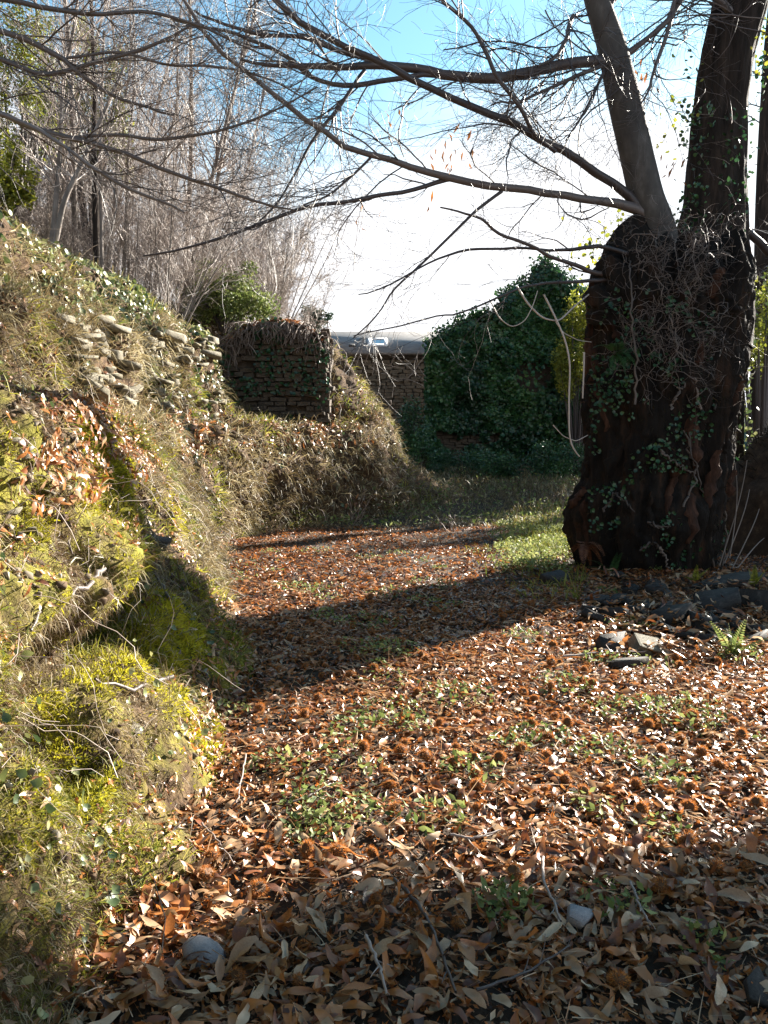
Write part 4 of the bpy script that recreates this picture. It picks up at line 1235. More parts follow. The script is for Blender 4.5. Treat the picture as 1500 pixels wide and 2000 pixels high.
# evergreens among the bare trees, upper left
for (px, Y, zc, rr, lab, sd) in ((50, 16, 8.4, (1.3, 1.2, 2.3), 'leafy evergreen among bare trees in the top left corner', 11), (190, 18, 9.0, (1.2, 1.1, 2.3), 'sparse evergreen between the bare trunks left of the sky', 12), (5, 14, 6.0, (.8, .8, 1.0), 'low olive green bush at the left edge above the pale bank', 13)):
    q = on_bank(px, Y)
    bush('evergreen_tree', lab, 'evergreen tree', (q[0], Y, zc), rr, 6500, .085, M['foliage_gold'], q, .06, sd, None, 46, .2)
# the leafy tree that shades the foreground, just outside the view
lt = thing('laurel_tree', 'leafy laurel beside the track whose shade falls across the foreground', 'tree', (7.5, 7.4, -.15))
PS = [crown_points(6500, c, (r, r, r * .9), 60, .32, sd)[0] for c, r, sd in (((6.52, 8.35, 4.45), .5, 21), ((6.61, 8.27, 4.15), .84, 22), ((7.06, 7.8, 3.85), .88, 23))]
P = np.concatenate(PS)
Vb, Fb = scatter(leafb_t, leafb_f, P, frames(nrm(rng.normal(size=P.shape) + np.array([0, -.2, .5]))), rng.uniform(.08, .15, len(P)))
b_ = Bag(); b_.add(Vb, Fb, np.clip(.5 + .4 * fbm(P * 1.3, 2, 3) + .2 * rng.normal(size=len(P)), 0, 1)); b_.part('crown', M['foliage'], lt, 'stuff')
bb = Bag()
for e in ((6.2, 8.7, 4.5), (6.6, 8.3, 4.3), (7.1, 7.8, 4.0), (6.4, 8.5, 4.9), (6.9, 8.0, 4.6)):
    pl = np.array([(7.5, 7.4, -.25), (7.5, 7.4, 1.2), (7.48, 7.42, 2.4), (7.4 * .5 + e[0] * .5, 7.5 * .5 + e[1] * .5, 3.5), e]); pl, rr_ = resample(pl, np.linspace(.10, .02, 5), 18)
    Vb, Fb, tt_ = tubes(pl, rr_, 8); bb.add(Vb, Fb, tt_ * .5)
bb.part('trunk', M['bark_smooth'], lt)
bush('holly_bush', 'holly bush on top of the dark mound right of the chestnut', 'bush', (7.3, 11.1, 2.45), (1.25, .9, .75), 6500, .11, M['foliage'], (7.0, 11.4, 1.6), .05, 31, None, 46, .28)
lau = bpy.data.objects['laurel_tree']  # copies added out of view to block skylight and lower the fill
for (x, y, sc, lab) in ((4.2, -6.5, 1.7, 'unseen laurel added behind the viewer on the right to dim the sky light'), (-2.5, -8.5, 1.9, 'tall unseen laurel added behind the viewer to dim the sky light'), (7.5, -1.5, 1.5, 'broad unseen laurel added abreast of the viewer to dim the sky light')):
    r = dup(lau, location=(x, y, 0), scale=(sc, sc, sc)); r['label'] = lab

# ------------------------------------------------------------------ the old chestnut
TY = 10.0
tree = thing('chestnut_tree', 'huge old pollarded chestnut with dark gnarled trunk and spreading bare limbs', 'tree', (3.44, TY, 0))
tz_px = np.array([1165, 1130, 1100, 1060, 1020, 980, 940, 900, 850, 800, 700, 620, 580, 560, 540, 520, 500, 480], float)
tl = np.array([1130, 1142, 1138, 1124, 1116, 1120, 1138, 1144, 1146, 1140, 1146, 1148, 1146, 1150, 1158, 1170, 1190, 1225], float)
tr = np.array([1418, 1408, 1404, 1410, 1420, 1420, 1424, 1430, 1438, 1444, 1450, 1450, 1450, 1449, 1448, 1446, 1442, 1436], float)
zw = np.array([pix(1290, a, TY)[2] for a in tz_px])
nz, na = 210, 200
zs = np.linspace(zw[0] - .15, zw[-1], nz)
xl = np.interp(zs, zw, (tl - 750) / 1570 * TY); xr = np.interp(zs, zw, (tr - 750) / 1570 * TY)
cx = (xl + xr) / 2 * .985; hw = (xr - xl) / 2 * .915
ang = np.arange(na) * 2 * np.pi / na
ca, sa = np.cos(ang), np.sin(ang)
Vt = np.empty((nz, na, 3))
cyl = np.stack([np.repeat(ca[None], nz, 0) * 1.0, np.repeat(sa[None], nz, 0) * 1.0, np.repeat(zs[:, None], na, 1)], -1)
big = fbm(cyl * np.array([2.6, 2.6, 1.7]), 4, 401)
fold = 1 - np.abs(vnoise(cyl * np.array([4.2, 4.2, .55]) + .4 * fbm(cyl * 1.2, 2, 5)[..., None], 403)) * 2
fine = 1 - np.abs(vnoise(cyl * np.array([13, 13, 1.6]) + .6 * fbm(cyl * 2, 2, 7)[..., None], 405)) * 2
grit = fbm(cyl * np.array([20, 20, 9]), 3, 407)
edge_w = 1 - .45 * np.abs(ca)[None] ** 3          # keep the outline
rad = hw[:, None] * (1 + edge_w * (.17 * big + .10 * fold) + .05 * big + .04 * fine + .05 * grit)
Vt[..., 0] = cx[:, None] + rad * ca[None]
Vt[..., 1] = TY + rad * .92 * sa[None]
Vt[..., 2] = zs[:, None] + (.75 * fbm(cyl * np.array([4.2, 4.2, 0]), 3, 409)) * np.clip((zs - 2.9) / 1.0, 0, 1)[:, None]
cap = Vt[-1].mean(0) - np.array([0, 0, .12])
Vall = np.concatenate([Vt.reshape(-1, 3), cap[None]])
capF = np.array([[(nz - 1) * na + i, (nz - 1) * na + (i + 1) % na, nz * na] for i in range(na)])
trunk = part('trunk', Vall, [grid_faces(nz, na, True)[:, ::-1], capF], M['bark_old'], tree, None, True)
# loose plates and ribs of bark standing off the trunk
for k in range(34):
    th = rng.uniform(math.pi * 1.02, math.pi * 1.98) if k > 9 else rng.uniform(math.pi * 1.0, math.pi * 1.15)
    zc = rng.uniform(.5, 3.6); hh = rng.uniform(.25, .8); wd = rng.uniform(.03, .10)
    zz = np.linspace(zc - hh / 2, zc + hh / 2, 12)
    th_ = th + .12 * vnoise(np.stack([zz * 1.7, zz * 0 + k, zz * 0], -1), 71)
    iz = np.clip(np.searchsorted(zs, zz), 0, nz - 1); ia = (np.round(th_ / (2 * np.pi) * na).astype(int)) % na
    cpt = Vt[iz, ia]; outw = nrm(cpt - np.stack([cx[iz], np.full(12, TY), zz], -1)); tng = np.cross(outw, np.array([0, 0, 1.0]))
    prof = np.sin(np.linspace(.15, np.pi - .15, 12))[:, None] * wd * (1 + .3 * rng.normal(size=(12, 1)))
    lift = .02 + .05 * rng.random((12, 1))
    Vv = np.stack([cpt - tng * prof - outw * .03, cpt - tng * prof * .8 + outw * lift * .7, cpt + outw * lift * 1.2, cpt + tng * prof * .8 + outw * lift * .7, cpt + tng * prof - outw * .03], 1)
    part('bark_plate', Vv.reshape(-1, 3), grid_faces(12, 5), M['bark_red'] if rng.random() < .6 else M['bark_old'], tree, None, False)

def traced(pts):
    P = np.array([pix(x, y, Y) for (x, y, Y, r) in pts]); Rr = np.array([r / 1570.0 * Y for (x, y, Y, r) in pts])
    return P, Rr
def limb(name, pts, mat, sides=10, n=40, rough=0.0, wig=.0):
    P, Rr = traced(pts)
    P, Rr = resample(P, Rr, n)
    if wig: P[1:-1] += wig * fbm(P[1:-1] * 2.2, 2, 3)[:, None] * np.array([1, .4, 1])
    Vb, Fb, t = tubes(P, Rr, sides)
    if rough:
        c = np.repeat(P, sides, 0)
        dn = Vb - c
        k_ = np.repeat(np.arange(n), sides) / n
        a_ = np.tile(np.arange(sides), n) * 2 * np.pi / sides
        q_ = np.stack([np.cos(a_), np.sin(a_), k_ * 3], -1)
        Vb = c + dn * (1 + rough * (1 - 2 * np.abs(vnoise(q_ * np.array([5, 5, 1.3]), 501))) + rough * .8 * fbm(q_ * np.array([9, 9, 6]), 3, 503))[:, None]
    o = part(name, Vb, Fb[:, ::-1] if False else Fb, mat, tree, t, True)
    return P, Rr
LIMBS = []
LIMBS.append(limb('leader', [(1322, 560, 9.95, 30), (1302, 520, 9.9, 31), (1285, 450, 9.9, 33), (1263, 390, 9.85, 31), (1240, 290, 9.8, 30), (1218, 190, 9.8, 30), (1195, 90, 9.75, 26), (1165, 0, 9.7, 22), (1140, -90, 9.6, 18), (1115, -230, 9.5, 10)], M['bark_smooth'], 20, 60, .04))
limb('leader', [(1365, 680, 10.25, 92), (1372, 590, 10.25, 86), (1380, 520, 10.3, 76), (1390, 460, 10.3, 62), (1396, 400, 10.3, 54), (1400, 300, 10.3, 49), (1408, 200, 10.3, 45), (1422, 100, 10.3, 44), (1448, 0, 10.3, 46), (1470, -120, 10.3, 36), (1490, -280, 10.3, 22)], M['bark_leader'], 64, 160, .10)
T = [
 [(1190, 122, 9.75, 16), (1150, 124, 9.7, 13), (1100, 130, 9.6, 13), (1020, 146, 9.5, 12), (930, 156, 9.4, 12), (850, 146, 9.3, 11), (770, 128, 9.3, 10), (700, 124, 9.2, 8), (600, 128, 9.1, 6), (470, 116, 9.0, 3)],
 [(762, 128, 9.3, 7), (690, 100, 9.2, 6), (600, 75, 9.1, 5), (480, 60, 8.9, 4), (380, 20, 8.8, 2.5)],
 [(1275, 440, 9.85, 20), (1250, 412, 9.8, 14), (1200, 368, 9.7, 10), (1130, 312, 9.5, 10), (1060, 266, 9.3, 9), (980, 230, 9.1, 9), (880, 195, 9.0, 8), (770, 145, 8.8, 8), (680, 95, 8.7, 7), (600, 45, 8.6, 7), (540, 0, 8.5, 7), (460, -60, 8.4, 6), (330, -120, 8.2, 4)],
 [(1270, 425, 9.82, 16), (1235, 406, 9.75, 13), (1170, 391, 9.6, 10), (1080, 380, 9.4, 9), (980, 370, 9.2, 9), (880, 352, 9.0, 9), (800, 332, 8.8, 8), (720, 310, 8.6, 7), (640, 260, 8.4, 6), (560, 205, 8.2, 6), (470, 140, 8.0, 5), (400, 90, 7.9, 5), (355, 40, 7.8, 4), (340, -30, 7.7, 3)],
 [(868, 352, 9.0, 6), (820, 371, 8.9, 5), (750, 384, 8.8, 5), (680, 392, 8.6, 4.5), (600, 404, 8.5, 4.5), (520, 430, 8.3, 4), (440, 465, 8.2, 4), (380, 485, 8.1, 3), (280, 500, 8.0, 2)],
 [(724, 308, 8.62, 3.2), (700, 332, 8.55, 3), (640, 385, 8.4, 2.6), (590, 402, 8.4, 2)],
 [(980, 374, 9.2, 4.2), (930, 410, 9.1, 3.6), (890, 450, 9.0, 3.2), (850, 490, 9.0, 3), (800, 538, 8.9, 2.6), (770, 560, 8.9, 2.3), (750, 602, 8.9, 2), (720, 635, 8.8, 1.8), (690, 660, 8.8, 1.4)],
 [(1085, 296, 9.3, 5), (1040, 252, 9.1, 5), (1015, 215, 9.0, 5), (985, 180, 9.0, 5), (965, 145, 8.9, 5), (945, 95, 8.9, 4.5), (915, 45, 8.9, 4), (868, 0, 8.8, 4), (840, -40, 8.8, 3)],
 [(1222, 108, 9.8, 8), (1265, 75, 9.8, 6), (1300, 45, 9.8, 6), (1332, 0, 9.9, 6), (1350, -50, 9.9, 5)],
 [(1205, 545, 9.5, 6), (1140, 525, 9.4, 5.5), (1080, 500, 9.2, 4.5), (1000, 460, 9.0, 4), (920, 425, 8.9, 3), (860, 405, 8.8, 2)],
 [(1245, 500, 9.5, 6), (1160, 480, 9.3, 5), (1080, 490, 9.3, 3.4), (1000, 478, 9.1, 3), (920, 480, 9.0, 3), (840, 512, 8.9, 2.4), (770, 552, 8.8, 2), (700, 575, 8.7, 1.4)],
 [(1200, 548, 9.5, 5), (1120, 555, 9.3, 4), (1050, 552, 9.2, 3), (970, 582, 9.0, 2.4), (880, 616, 8.9, 2), (780, 640, 8.7, 1.8), (690, 656, 8.6, 1.2)],
 [(860, 148, 9.35, 6), (760, 158, 9.2, 6), (700, 168, 9.1, 6), (640, 162, 9.0, 5), (600, 136, 9.0, 5), (550, 97, 8.9, 4.5), (475, 70, 8.8, 4), (400, 45, 8.7, 3.5), (320, 30, 8.6, 3)],
 [(712, 138, 9.2, 5), (682, 180, 9.0, 4.5), (665, 210, 9.0, 4.5), (635, 242, 8.9, 4), (600, 288, 8.8, 3.6), (575, 335, 8.7, 3), (540, 402, 8.6, 2.5), (500, 438, 8.5, 1.8)],
 [(1205, 60, 9.75, 6), (1190, 20, 9.7, 6), (1215, -40, 9.7, 5), (1240, -120, 9.7, 3)],
 [(1465, 60, 10.2, 10), (1440, 30, 10.1, 9), (1400, 5, 10.0, 8), (1360, -30, 9.9, 6)],
 [(1120, 30, 9.6, 5), (1105, 75, 9.5, 5), (1080, 118, 9.4, 4), (1050, 130, 9.4, 3)],
 [(1180, 130, 9.7, 5), (1140, 145, 9.6, 5), (1080, 170, 9.5, 4), (1020, 195, 9.4, 3), (960, 205, 9.3, 2)],
 [(1178, 136, 9.7, 4), (1160, 180, 9.6, 3.4), (1135, 230, 9.5, 2.8), (1105, 275, 9.4, 2)],
 [(1440, 430, 10.2, 8), (1470, 455, 10.2, 9), (1500, 490, 10.3, 10), (1560, 540, 10.4, 8)],
 [(1330, -30, 9.9, 6), (1300, 60, 9.8, 5), (1285, 120, 9.7, 4), (1270, 170, 9.6, 3), (1250, 205, 9.5, 2)],
]
for p in T:
    LIMBS.append(limb('limb', [(a_, b_, c_, d_ * .8) for a_, b_, c_, d_ in p], M['twig'], 8, 26, .08, .07))
# broken spurs round the pollard head
for (x0, y0, x1, y1, r0, r1) in ((1205, 560, 1180, 505, 34, 16), (1240, 535, 1238, 488, 30, 18), (1290, 545, 1262, 478, 26, 14), (1180, 600, 1152, 566, 30, 17), (1335, 520, 1342, 455, 30, 12), (1440, 560, 1462, 505, 28, 12), (1225, 575, 1205, 530, 36, 24), (1270, 560, 1252, 520, 40, 26)):
    limb('spur', [(x0, y0 + 30, 9.6, r0), (x0, y0, 9.55, r0), ((x0 + x1) / 2 + 4, (y0 + y1) / 2, 9.5, (r0 + r1) / 2), (x1, y1, 9.5, r1), (x1 - 1, y1 - 3, 9.5, r1 * .5), (x1 - 1, y1 - 4, 9.5, 1)], M['bark_old'], 14, 22, .22)
# twigs
tw = Bag(); nN = 26
PL = np.stack([resample(p, r, nN)[0] for p, r in LIMBS]); RL = np.stack([resample(p, r, nN)[1] for p, r in LIMBS])
low_ = [5, 7, 10, 11, 12]; hi_ = [k for k in range(1, len(LIMBS)) if k not in low_]
a1, r1 = spawn(PL[hi_], RL[hi_], 14, (.6, 1.9), .08, .8, .0, 9, .28, .45)
al_, rl_ = spawn(PL[low_], RL[low_], 4, (.2, .7), .08, .8, .05, 9, .28, .45); a1 = np.concatenate([a1, al_]); r1 = np.concatenate([r1, rl_])
a1b, r1b = spawn(PL[:1], RL[:1], 16, (.8, 1.6), .5, .9, .1, 9, .28, .3)
a1 = np.concatenate([a1, a1b]); r1 = np.concatenate([r1, r1b]); r1 = np.clip(r1, .0028, .009)
a2, r2 = spawn(a1, r1, 6, (.35, 1.0), .12, .75, -.02, 7, .3, .6)
a3, r3 = spawn(a2, r2, 3, (.15, .5), .2, .75, .0, 5, .3, .7)
vis3 = inview(a3[:, 2], 60); a3, r3 = a3[vis3], r3[vis3]
for a_, r_, sd in ((a1, r1, 4), (a2, np.maximum(r2, .0022), 3), (a3, np.maximum(r3, .0016), 3)):
    Vb, Fb, t = tubes(a_, r_, sd); tw.add(Vb, Fb, t)
tw.part('twigs', M['twig'], tree, 'stuff')
# tangle of dead shoots around the pollard head
k = 430
px_ = rng.normal(1335, 75, k).clip(1180, 1430); py_ = rng.uniform(420, 760, k)
y0 = 9.95 - .95 * np.sqrt(np.clip(1 - ((px_ - 1300) / 155) ** 2, 0.02, 1))
st = np.stack([pix(a, b, c) for a, b, c in zip(px_, py_, y0 + .1)])
out = np.empty((k, 9, 3)); out[:, 0] = st
d_ = nrm(rng.normal(size=(k, 3)) + np.array([0.1, -.8, .25]))
ln = rng.uniform(.02, .09, (k, 1))
for j in range(1, 9):
    d_ = nrm(d_ + .5 * rng.normal(size=(k, 3)) + np.array([0, 0, -.05])); out[:, j] = out[:, j - 1] + d_ * ln
sh = Bag()
Vb, Fb, t = tubes(out, rng.uniform(.0015, .0045, (k, 1)) * np.linspace(1, .4, 9)[None], 4); sh.add(Vb, Fb, t)
o2, rr2 = spawn(out, np.full((k, 9), .004), 2, (.1, .4), .2, .9, 0, 6, .4, .7)
Vb, Fb, t = tubes(o2, rr2, 3); sh.add(Vb, Fb, t)
sh.part('dead_shoots', M['shoot'], tree, 'stuff')
# ivy stems climbing the trunk, each of its own
VINES = [
 [(1395, 1120), (1385, 1050), (1400, 990), (1390, 930), (1408, 880), (1425, 820), (1440, 760), (1448, 700)],
 [(1375, 1110), (1392, 1040), (1380, 980), (1362, 930), (1352, 880), (1345, 845)],
 [(1410, 1110), (1420, 1040), (1412, 980), (1425, 930), (1428, 870), (1440, 830)],
 [(1335, 990), (1350, 960), (1362, 925), (1350, 890), (1340, 850), (1335, 840)],
 [(1290, 880), (1320, 905), (1345, 920), (1360, 925)],
 [(1370, 800), (1360, 770), (1362, 745), (1345, 720), (1330, 690), (1318, 660), (1310, 620)],
 [(1240, 790), (1242, 720), (1238, 660), (1232, 600), (1230, 520), (1228, 490)],
 [(1420, 740), (1400, 700), (1380, 690), (1365, 715)],
 [(1310, 800), (1330, 760), (1345, 735)],
 [(1250, 1075), (1268, 1062), (1280, 1060), (1290, 1070)],
 [(1395, 800), (1410, 740), (1420, 690), (1432, 640), (1428, 570), (1415, 500)],
 [(1180, 1000), (1200, 960), (1225, 985), (1240, 1000)],
 [(1285, 1065), (1300, 1090), (1306, 1110)],
 [(1265, 1020), (1290, 1030), (1310, 1028)],
]
def front_y(px, py):
    l = np.interp(-py, -tz_px[::1], tl); r = np.interp(-py, -tz_px, tr)
    u = np.clip((px - (l + r) / 2) / ((r - l) / 2), -.97, .97)
    return TY - (r - l) / 2 / 1570 * TY * .92 * math.sqrt(1 - u * u) - .05
for v in VINES:
    vy = [front_y(x, y) for x, y in v]
    pl = np.array([pix(x, y, yy_ - .04) for (x, y), yy_ in zip(v, vy)])
    pl, rr_ = resample(pl, np.linspace(.014, .007, len(v)), 24)
    pl[1:-1] += .03 * rng.normal(size=(22, 3)) * .5
    Vb, Fb, t = tubes(pl, rr_, 6)
    part('vine', Vb, Fb, M['vine_dark'], tree, t, True)
# moss, dead bits and crumbling bark that roughen the trunk
k = 9000
iz = rng.integers(4, nz - 2, k); ia = rng.integers(0, na, k)
P = Vt[iz, ia]; outw = nrm(P - np.stack([cx[iz], np.full(k, TY), zs[iz]], -1))
kk = (fbm(P * 2.2, 3, 611) > -.05) & (outw[:, 1] < .35); P, outw = P[kk], outw[kk]
fz = Bag(); Vb, Fb = blades(P - outw * .02, nrm(outw * .7 + .6 * rng.normal(size=P.shape) + np.array([0, 0, -.3])), rng.uniform(.03, .13, len(P)), rng.uniform(.004, .016, len(P)), .8)
fz.add(Vb, Fb, rng.random(len(P))); fz.part('trunk_moss', M['fuzz'], tree, 'stuff')
# ivy leaves on the trunk, on the pollard head and up the ridged leader
iv = Bag()
k = 2600
px_ = rng.uniform(1150, 1450, k); py_ = rng.uniform(560, 1120, k)
kk = fbm(np.stack([px_ / 60, py_ / 60, px_ * 0], -1), 3, 601) > .12
px_, py_ = px_[kk], py_[kk]
P = np.array([pix(a, b, front_y(a, b) - rng.uniform(-.02, .06)) for a, b in zip(px_, py_)])
Vb, Fb = scatter(ivy_t, ivy_f, P, frames(nrm(np.array([0, -1, .3]) + .6 * rng.normal(size=P.shape))), rng.uniform(.03, .06, len(P)))
iv.add(Vb, Fb, rng.random(len(P)) * .7)
k = 900
py_ = rng.uniform(20, 540, k); c_ = np.interp(py_, [0, 100, 300, 470, 540], [1448, 1422, 1400, 1388, 1388]); sg = rng.choice([-1, 1], k)
px_ = c_ + sg * rng.uniform(10, 80, k)
P = np.array([pix(a, b, 9.95 + .12 * rng.normal()) for a, b in zip(px_, py_)])
kk = fbm(P * 1.7, 2, 603) > .0
P = P[kk]
Vb, Fb = scatter(ivy_t, ivy_f, P, frames(nrm(rng.normal(size=P.shape))), rng.uniform(.035, .065, len(P)))
iv.add(Vb, Fb, rng.random(len(P)))
iv.part('ivy_leaves', M['ivy_dark'], tree, 'stuff')
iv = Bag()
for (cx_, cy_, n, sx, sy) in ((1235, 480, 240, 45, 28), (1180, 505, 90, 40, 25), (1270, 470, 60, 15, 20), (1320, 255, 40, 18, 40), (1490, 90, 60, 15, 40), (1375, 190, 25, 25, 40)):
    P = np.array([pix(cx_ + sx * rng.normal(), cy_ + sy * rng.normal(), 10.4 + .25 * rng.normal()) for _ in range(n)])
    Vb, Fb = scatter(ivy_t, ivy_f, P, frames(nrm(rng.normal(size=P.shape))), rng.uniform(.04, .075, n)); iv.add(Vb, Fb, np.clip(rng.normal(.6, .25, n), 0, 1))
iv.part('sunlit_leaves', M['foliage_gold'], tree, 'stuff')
# the last brown leaves still hanging
hl = Bag()
for (cx_, cy_, Y, n) in ((880, 300, 9.0, 16), (852, 372, 9.0, 5), (1312, 335, 9.9, 8), (1270, 140, 9.7, 8), (770, 235, 8.8, 6), (905, 268, 9.0, 5), (1330, 55, 9.8, 5), (715, 420, 8.7, 5)):
    P = np.array([pix(cx_ + 16 * rng.normal(), cy_ + 20 * rng.normal(), Y + .1 * rng.normal()) for _ in range(n)])
    D = nrm(np.array([0, 0, -1.0]) + .35 * rng.normal(size=P.shape)); Nn = nrm(np.cross(D, rng.normal(size=P.shape)))
    rot = np.stack([D, np.cross(Nn, D), Nn], -1)
    Vb, Fb = scatter(TEMPL_LO[2][0], TEMPL_LO[2][1], P, rot, rng.uniform(.06, .12, n)); hl.add(Vb, Fb, .2 + .35 * rng.random(n))
hl.part('dead_leaves', M['litter'], tree, 'stuff')

# loose pale vines hanging left of the trunk
def hanging(pts, r, lab, name='hanging_vine'):
    P, _ = traced([(x, y, Y, 1) for x, y, Y in pts]); P, rr_ = resample(P, np.linspace(r, r * .7, len(P)), 30)
    Vb, Fb, t = tubes(P, rr_, 6, [.9])
    o = part(name, Vb, Fb, M['twig_pale'], None, t, True)
    return tag(o, lab, 'vine')
hanging([(1062, 575, 9.1), (1085, 620, 9.1), (1105, 665, 9.1), (1114, 710, 9.1), (1111, 780, 9.1), (1112, 860, 9.1), (1120, 880, 9.1), (1132, 892, 9.15)], .012, 'long pale vine dangling left of the old trunk before the ivy')
hanging([(1141, 688, 9.2), (1140, 730, 9.2), (1138, 778, 9.2)], .011, 'short straight sunlit stick hanging close to the trunk')
hanging([(955, 582, 9.0), (975, 622, 9.0), (1000, 640, 9.0), (1025, 628, 9.0), (1040, 600, 9.0), (1050, 568, 9.05)], .007, 'pale looped vine sagging left of the pollard head')
hanging([(1010, 560, 9.1), (1032, 595, 9.1), (1060, 622, 9.1), (1092, 628, 9.15), (1120, 600, 9.25), (1150, 575, 9.35)], .012, 'thick pale vine curving in a bowl beside the pollard head')
hanging([(1085, 628, 9.1), (1100, 650, 9.1), (1130, 665, 9.2), (1155, 668, 9.3)], .006, 'thin pale vine running back into the trunk')
hanging([(1080, 830, 9.2), (1100, 852, 9.2), (1125, 862, 9.25), (1148, 850, 9.3)], .006, 'small forked twig against the dark ivy base')

# second dark tree at the right edge, and an ivy-clad stem behind the trunk
t = thing('dark_tree', 'dark slender trunk at the right edge beyond the chestnut', 'tree', (pix(1490, 900, 25)[0], 25, -.3))
P, Rr = traced([(1475, 1010, 25, 20), (1482, 800, 25, 18), (1490, 560, 25, 17), (1492, 400, 25, 16), (1498, 250, 25, 15), (1508, 80, 25, 14), (1520, -60, 25, 11), (1530, -250, 25, 7)])
P, Rr = resample(P, Rr, 40); Vb, Fb, tt = tubes(P, Rr, 14)
part('trunk', Vb, Fb, M['bark_leader'], t, tt, True)
a1, r1 = spawn(P[None], Rr[None], 34, (.7, 2.0), .25, 1.1, .1, 8, .25, .25); a2, r2 = spawn(a1, r1, 6, (.3, .8), .2, .8, 0, 6, .3, .6)
tw = Bag()
for a_, r_ in ((a1, np.clip(r1, .004, .02)), (a2, np.maximum(r2, .0025))):
    Vb, Fb, tt = tubes(a_, r_, 3); tw.add(Vb, Fb, tt)
tw.part('twigs', M['twig'], t, 'stuff')
t = thing('ivy_clad_stem', 'upright ivy clad stem close behind the right side of the trunk', 'tree', (pix(1440, 900, 12)[0], 12, -.2))
P, Rr = traced([(1440, 1060, 12, 9), (1444, 900, 12, 9), (1446, 760, 12, 8), (1450, 640, 12, 7), (1462, 540, 12, 5)])
P, Rr = resample(P, Rr, 26); Vb, Fb, tt = tubes(P, Rr, 8); part('trunk', Vb, Fb, M['bark_leader'], t, tt, True)
Q = P[rng.integers(0, 26, 700)] + .10 * rng.normal(size=(700, 3)) * np.array([1, 1, 1.2])
Vb, Fb = scatter(ivy_t, ivy_f, Q, frames(nrm(rng.normal(size=Q.shape))), rng.uniform(.04, .08, 700))
iv = Bag(); iv.add(Vb, Fb, np.clip(rng.normal(.5, .25, 700), 0, 1)); iv.part('ivy', M['ivy_bank'], t, 'stuff')

# dark earth mound on the right
u = np.linspace(0, 1, 60); a = np.linspace(0, 2 * np.pi, 97)[:-1]
U, A = np.meshgrid(u, a, indexing='ij')
V = np.stack([7.4 + 2.75 * U * np.cos(A), 11.5 + 1.6 * U * np.sin(A), -.5 + 2.65 * np.clip(1 - U ** 5, 0, 1)], -1)
V = V + nrm(V - np.array([7.4, 11.5, -.3])) * (.28 * fbm(V * 1.6, 4, 701) + .09 * fbm(V * 6, 3, 703))[..., None]
mound = obj('earth_mound', mk_mesh('earth_mound', V, grid_faces(60, 96, True), None, True), M['soil'])
tag(mound, 'dark earth mound in shade right of the trunk', None, None, 'structure')
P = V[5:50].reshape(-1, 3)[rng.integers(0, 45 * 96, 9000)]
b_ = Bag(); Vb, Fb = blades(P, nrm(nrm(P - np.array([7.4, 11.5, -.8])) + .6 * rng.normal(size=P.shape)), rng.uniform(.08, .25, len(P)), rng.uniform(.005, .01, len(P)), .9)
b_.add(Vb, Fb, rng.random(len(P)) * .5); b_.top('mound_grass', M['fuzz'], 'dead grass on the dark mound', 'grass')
for k, (x0, y0, x1, y1) in enumerate(((1405, 1105, 1495, 900), (1415, 1100, 1500, 960), (1430, 1110, 1520, 1000), (1425, 1090, 1470, 905), (1440, 1110, 1530, 1060))):
    pts = [(x0 + (x1 - x0) * f + 10 * math.sin(f * 3), y0 + (y1 - y0) * f - 14 * math.sin(f * 3.14), 9.5, 1) for f in np.linspace(0, 1, 6)]
    P, _ = traced(pts); P[:, 1] += np.linspace(0, .5, 6); P, rr_ = resample(P, np.linspace(.008, .004, 6), 20)
    Vb, Fb, tt = tubes(P, rr_, 5, [.6])
    tag(part('bramble_cane', Vb, Fb, M['vine'], None, tt, True), ('long bramble cane reaching highest across the dark mound', 'bramble cane arching to the edge of the picture above the slates', 'thicker bramble cane leaning right low over the mound foot', 'steep bramble cane standing closest to the trunk edge', 'lowest bramble cane slanting just above the slate rubble')[k], 'bramble', 'bramble canes right of the trunk')

# ------------------------------------------------------------------ ferns
def fern(label, base, nf, ln, mat, aim=(0, 0, 1), spread=.9, droop=.5, cat='fern', name='fern'):
    t = thing(name, label, cat, base)
    b0 = np.array(base, float)
    for k in range(nf):
        d = nrm(np.array(aim) + spread * rng.normal(size=3) * np.array([1, .8, .5]))
        L_ = ln * rng.uniform(.6, 1.1); n = 9
        pl = [b0]
        for j in range(1, n):
            d = nrm(d + np.array([0, 0, -droop * .18])); pl.append(pl[-1] + d * L_ / n)
        pl = np.array(pl)
        bag = Bag(); Vb, Fb, tt = tubes(pl, np.linspace(.004, .0015, n), 3, [.5]); bag.add(Vb, Fb, tt)
        side0 = nrm(np.cross(d, np.array([0, 0, 1.0]) + .2 * rng.normal(size=3)))
        pos, rot, sc = [], [], []
        for j in range(1, n):
            for f in (0, .5):
                if j == n - 1 and f: continue
                c = pl[j] * (1 - f) + pl[min(j + 1, n - 1)] * f
                tan = nrm(pl[j] - pl[j - 1])
                for s in (-1, 1):
                    w = L_ * .22 * (1 - ((j + f) / n) ** 1.4) + .006
                    dx = nrm(side0 * s + tan * .45 + np.array([0, 0, -.1])); nn = nrm(np.cross(tan, side0) + .15 * rng.normal(size=3)); dy = np.cross(nn, dx)
                    pos.append(c + dx * w / 2); rot.append(np.stack([dx, dy, nn], -1)); sc.append(w)
        Vb, Fb = scatter(*leaf_template(3, .34, -.2, .1), np.array(pos), np.array(rot), np.array(sc)); bag.add(Vb, Fb, rng.uniform(.2, 1, len(pos)))
        bag.part('frond', mat, t)
    return t
fern('green polypody fern growing from the left side of the dark trunk', pix(1205, 690, front_y(1205, 690)), 8, .45, M['fern'], (0.1, -.8, .3), .7, 1.0)
fern('small green fern at the dark foot of the trunk', gpt(1195, 1120), 6, .38, M['fern'], (0, -.5, .8), .8, .6)
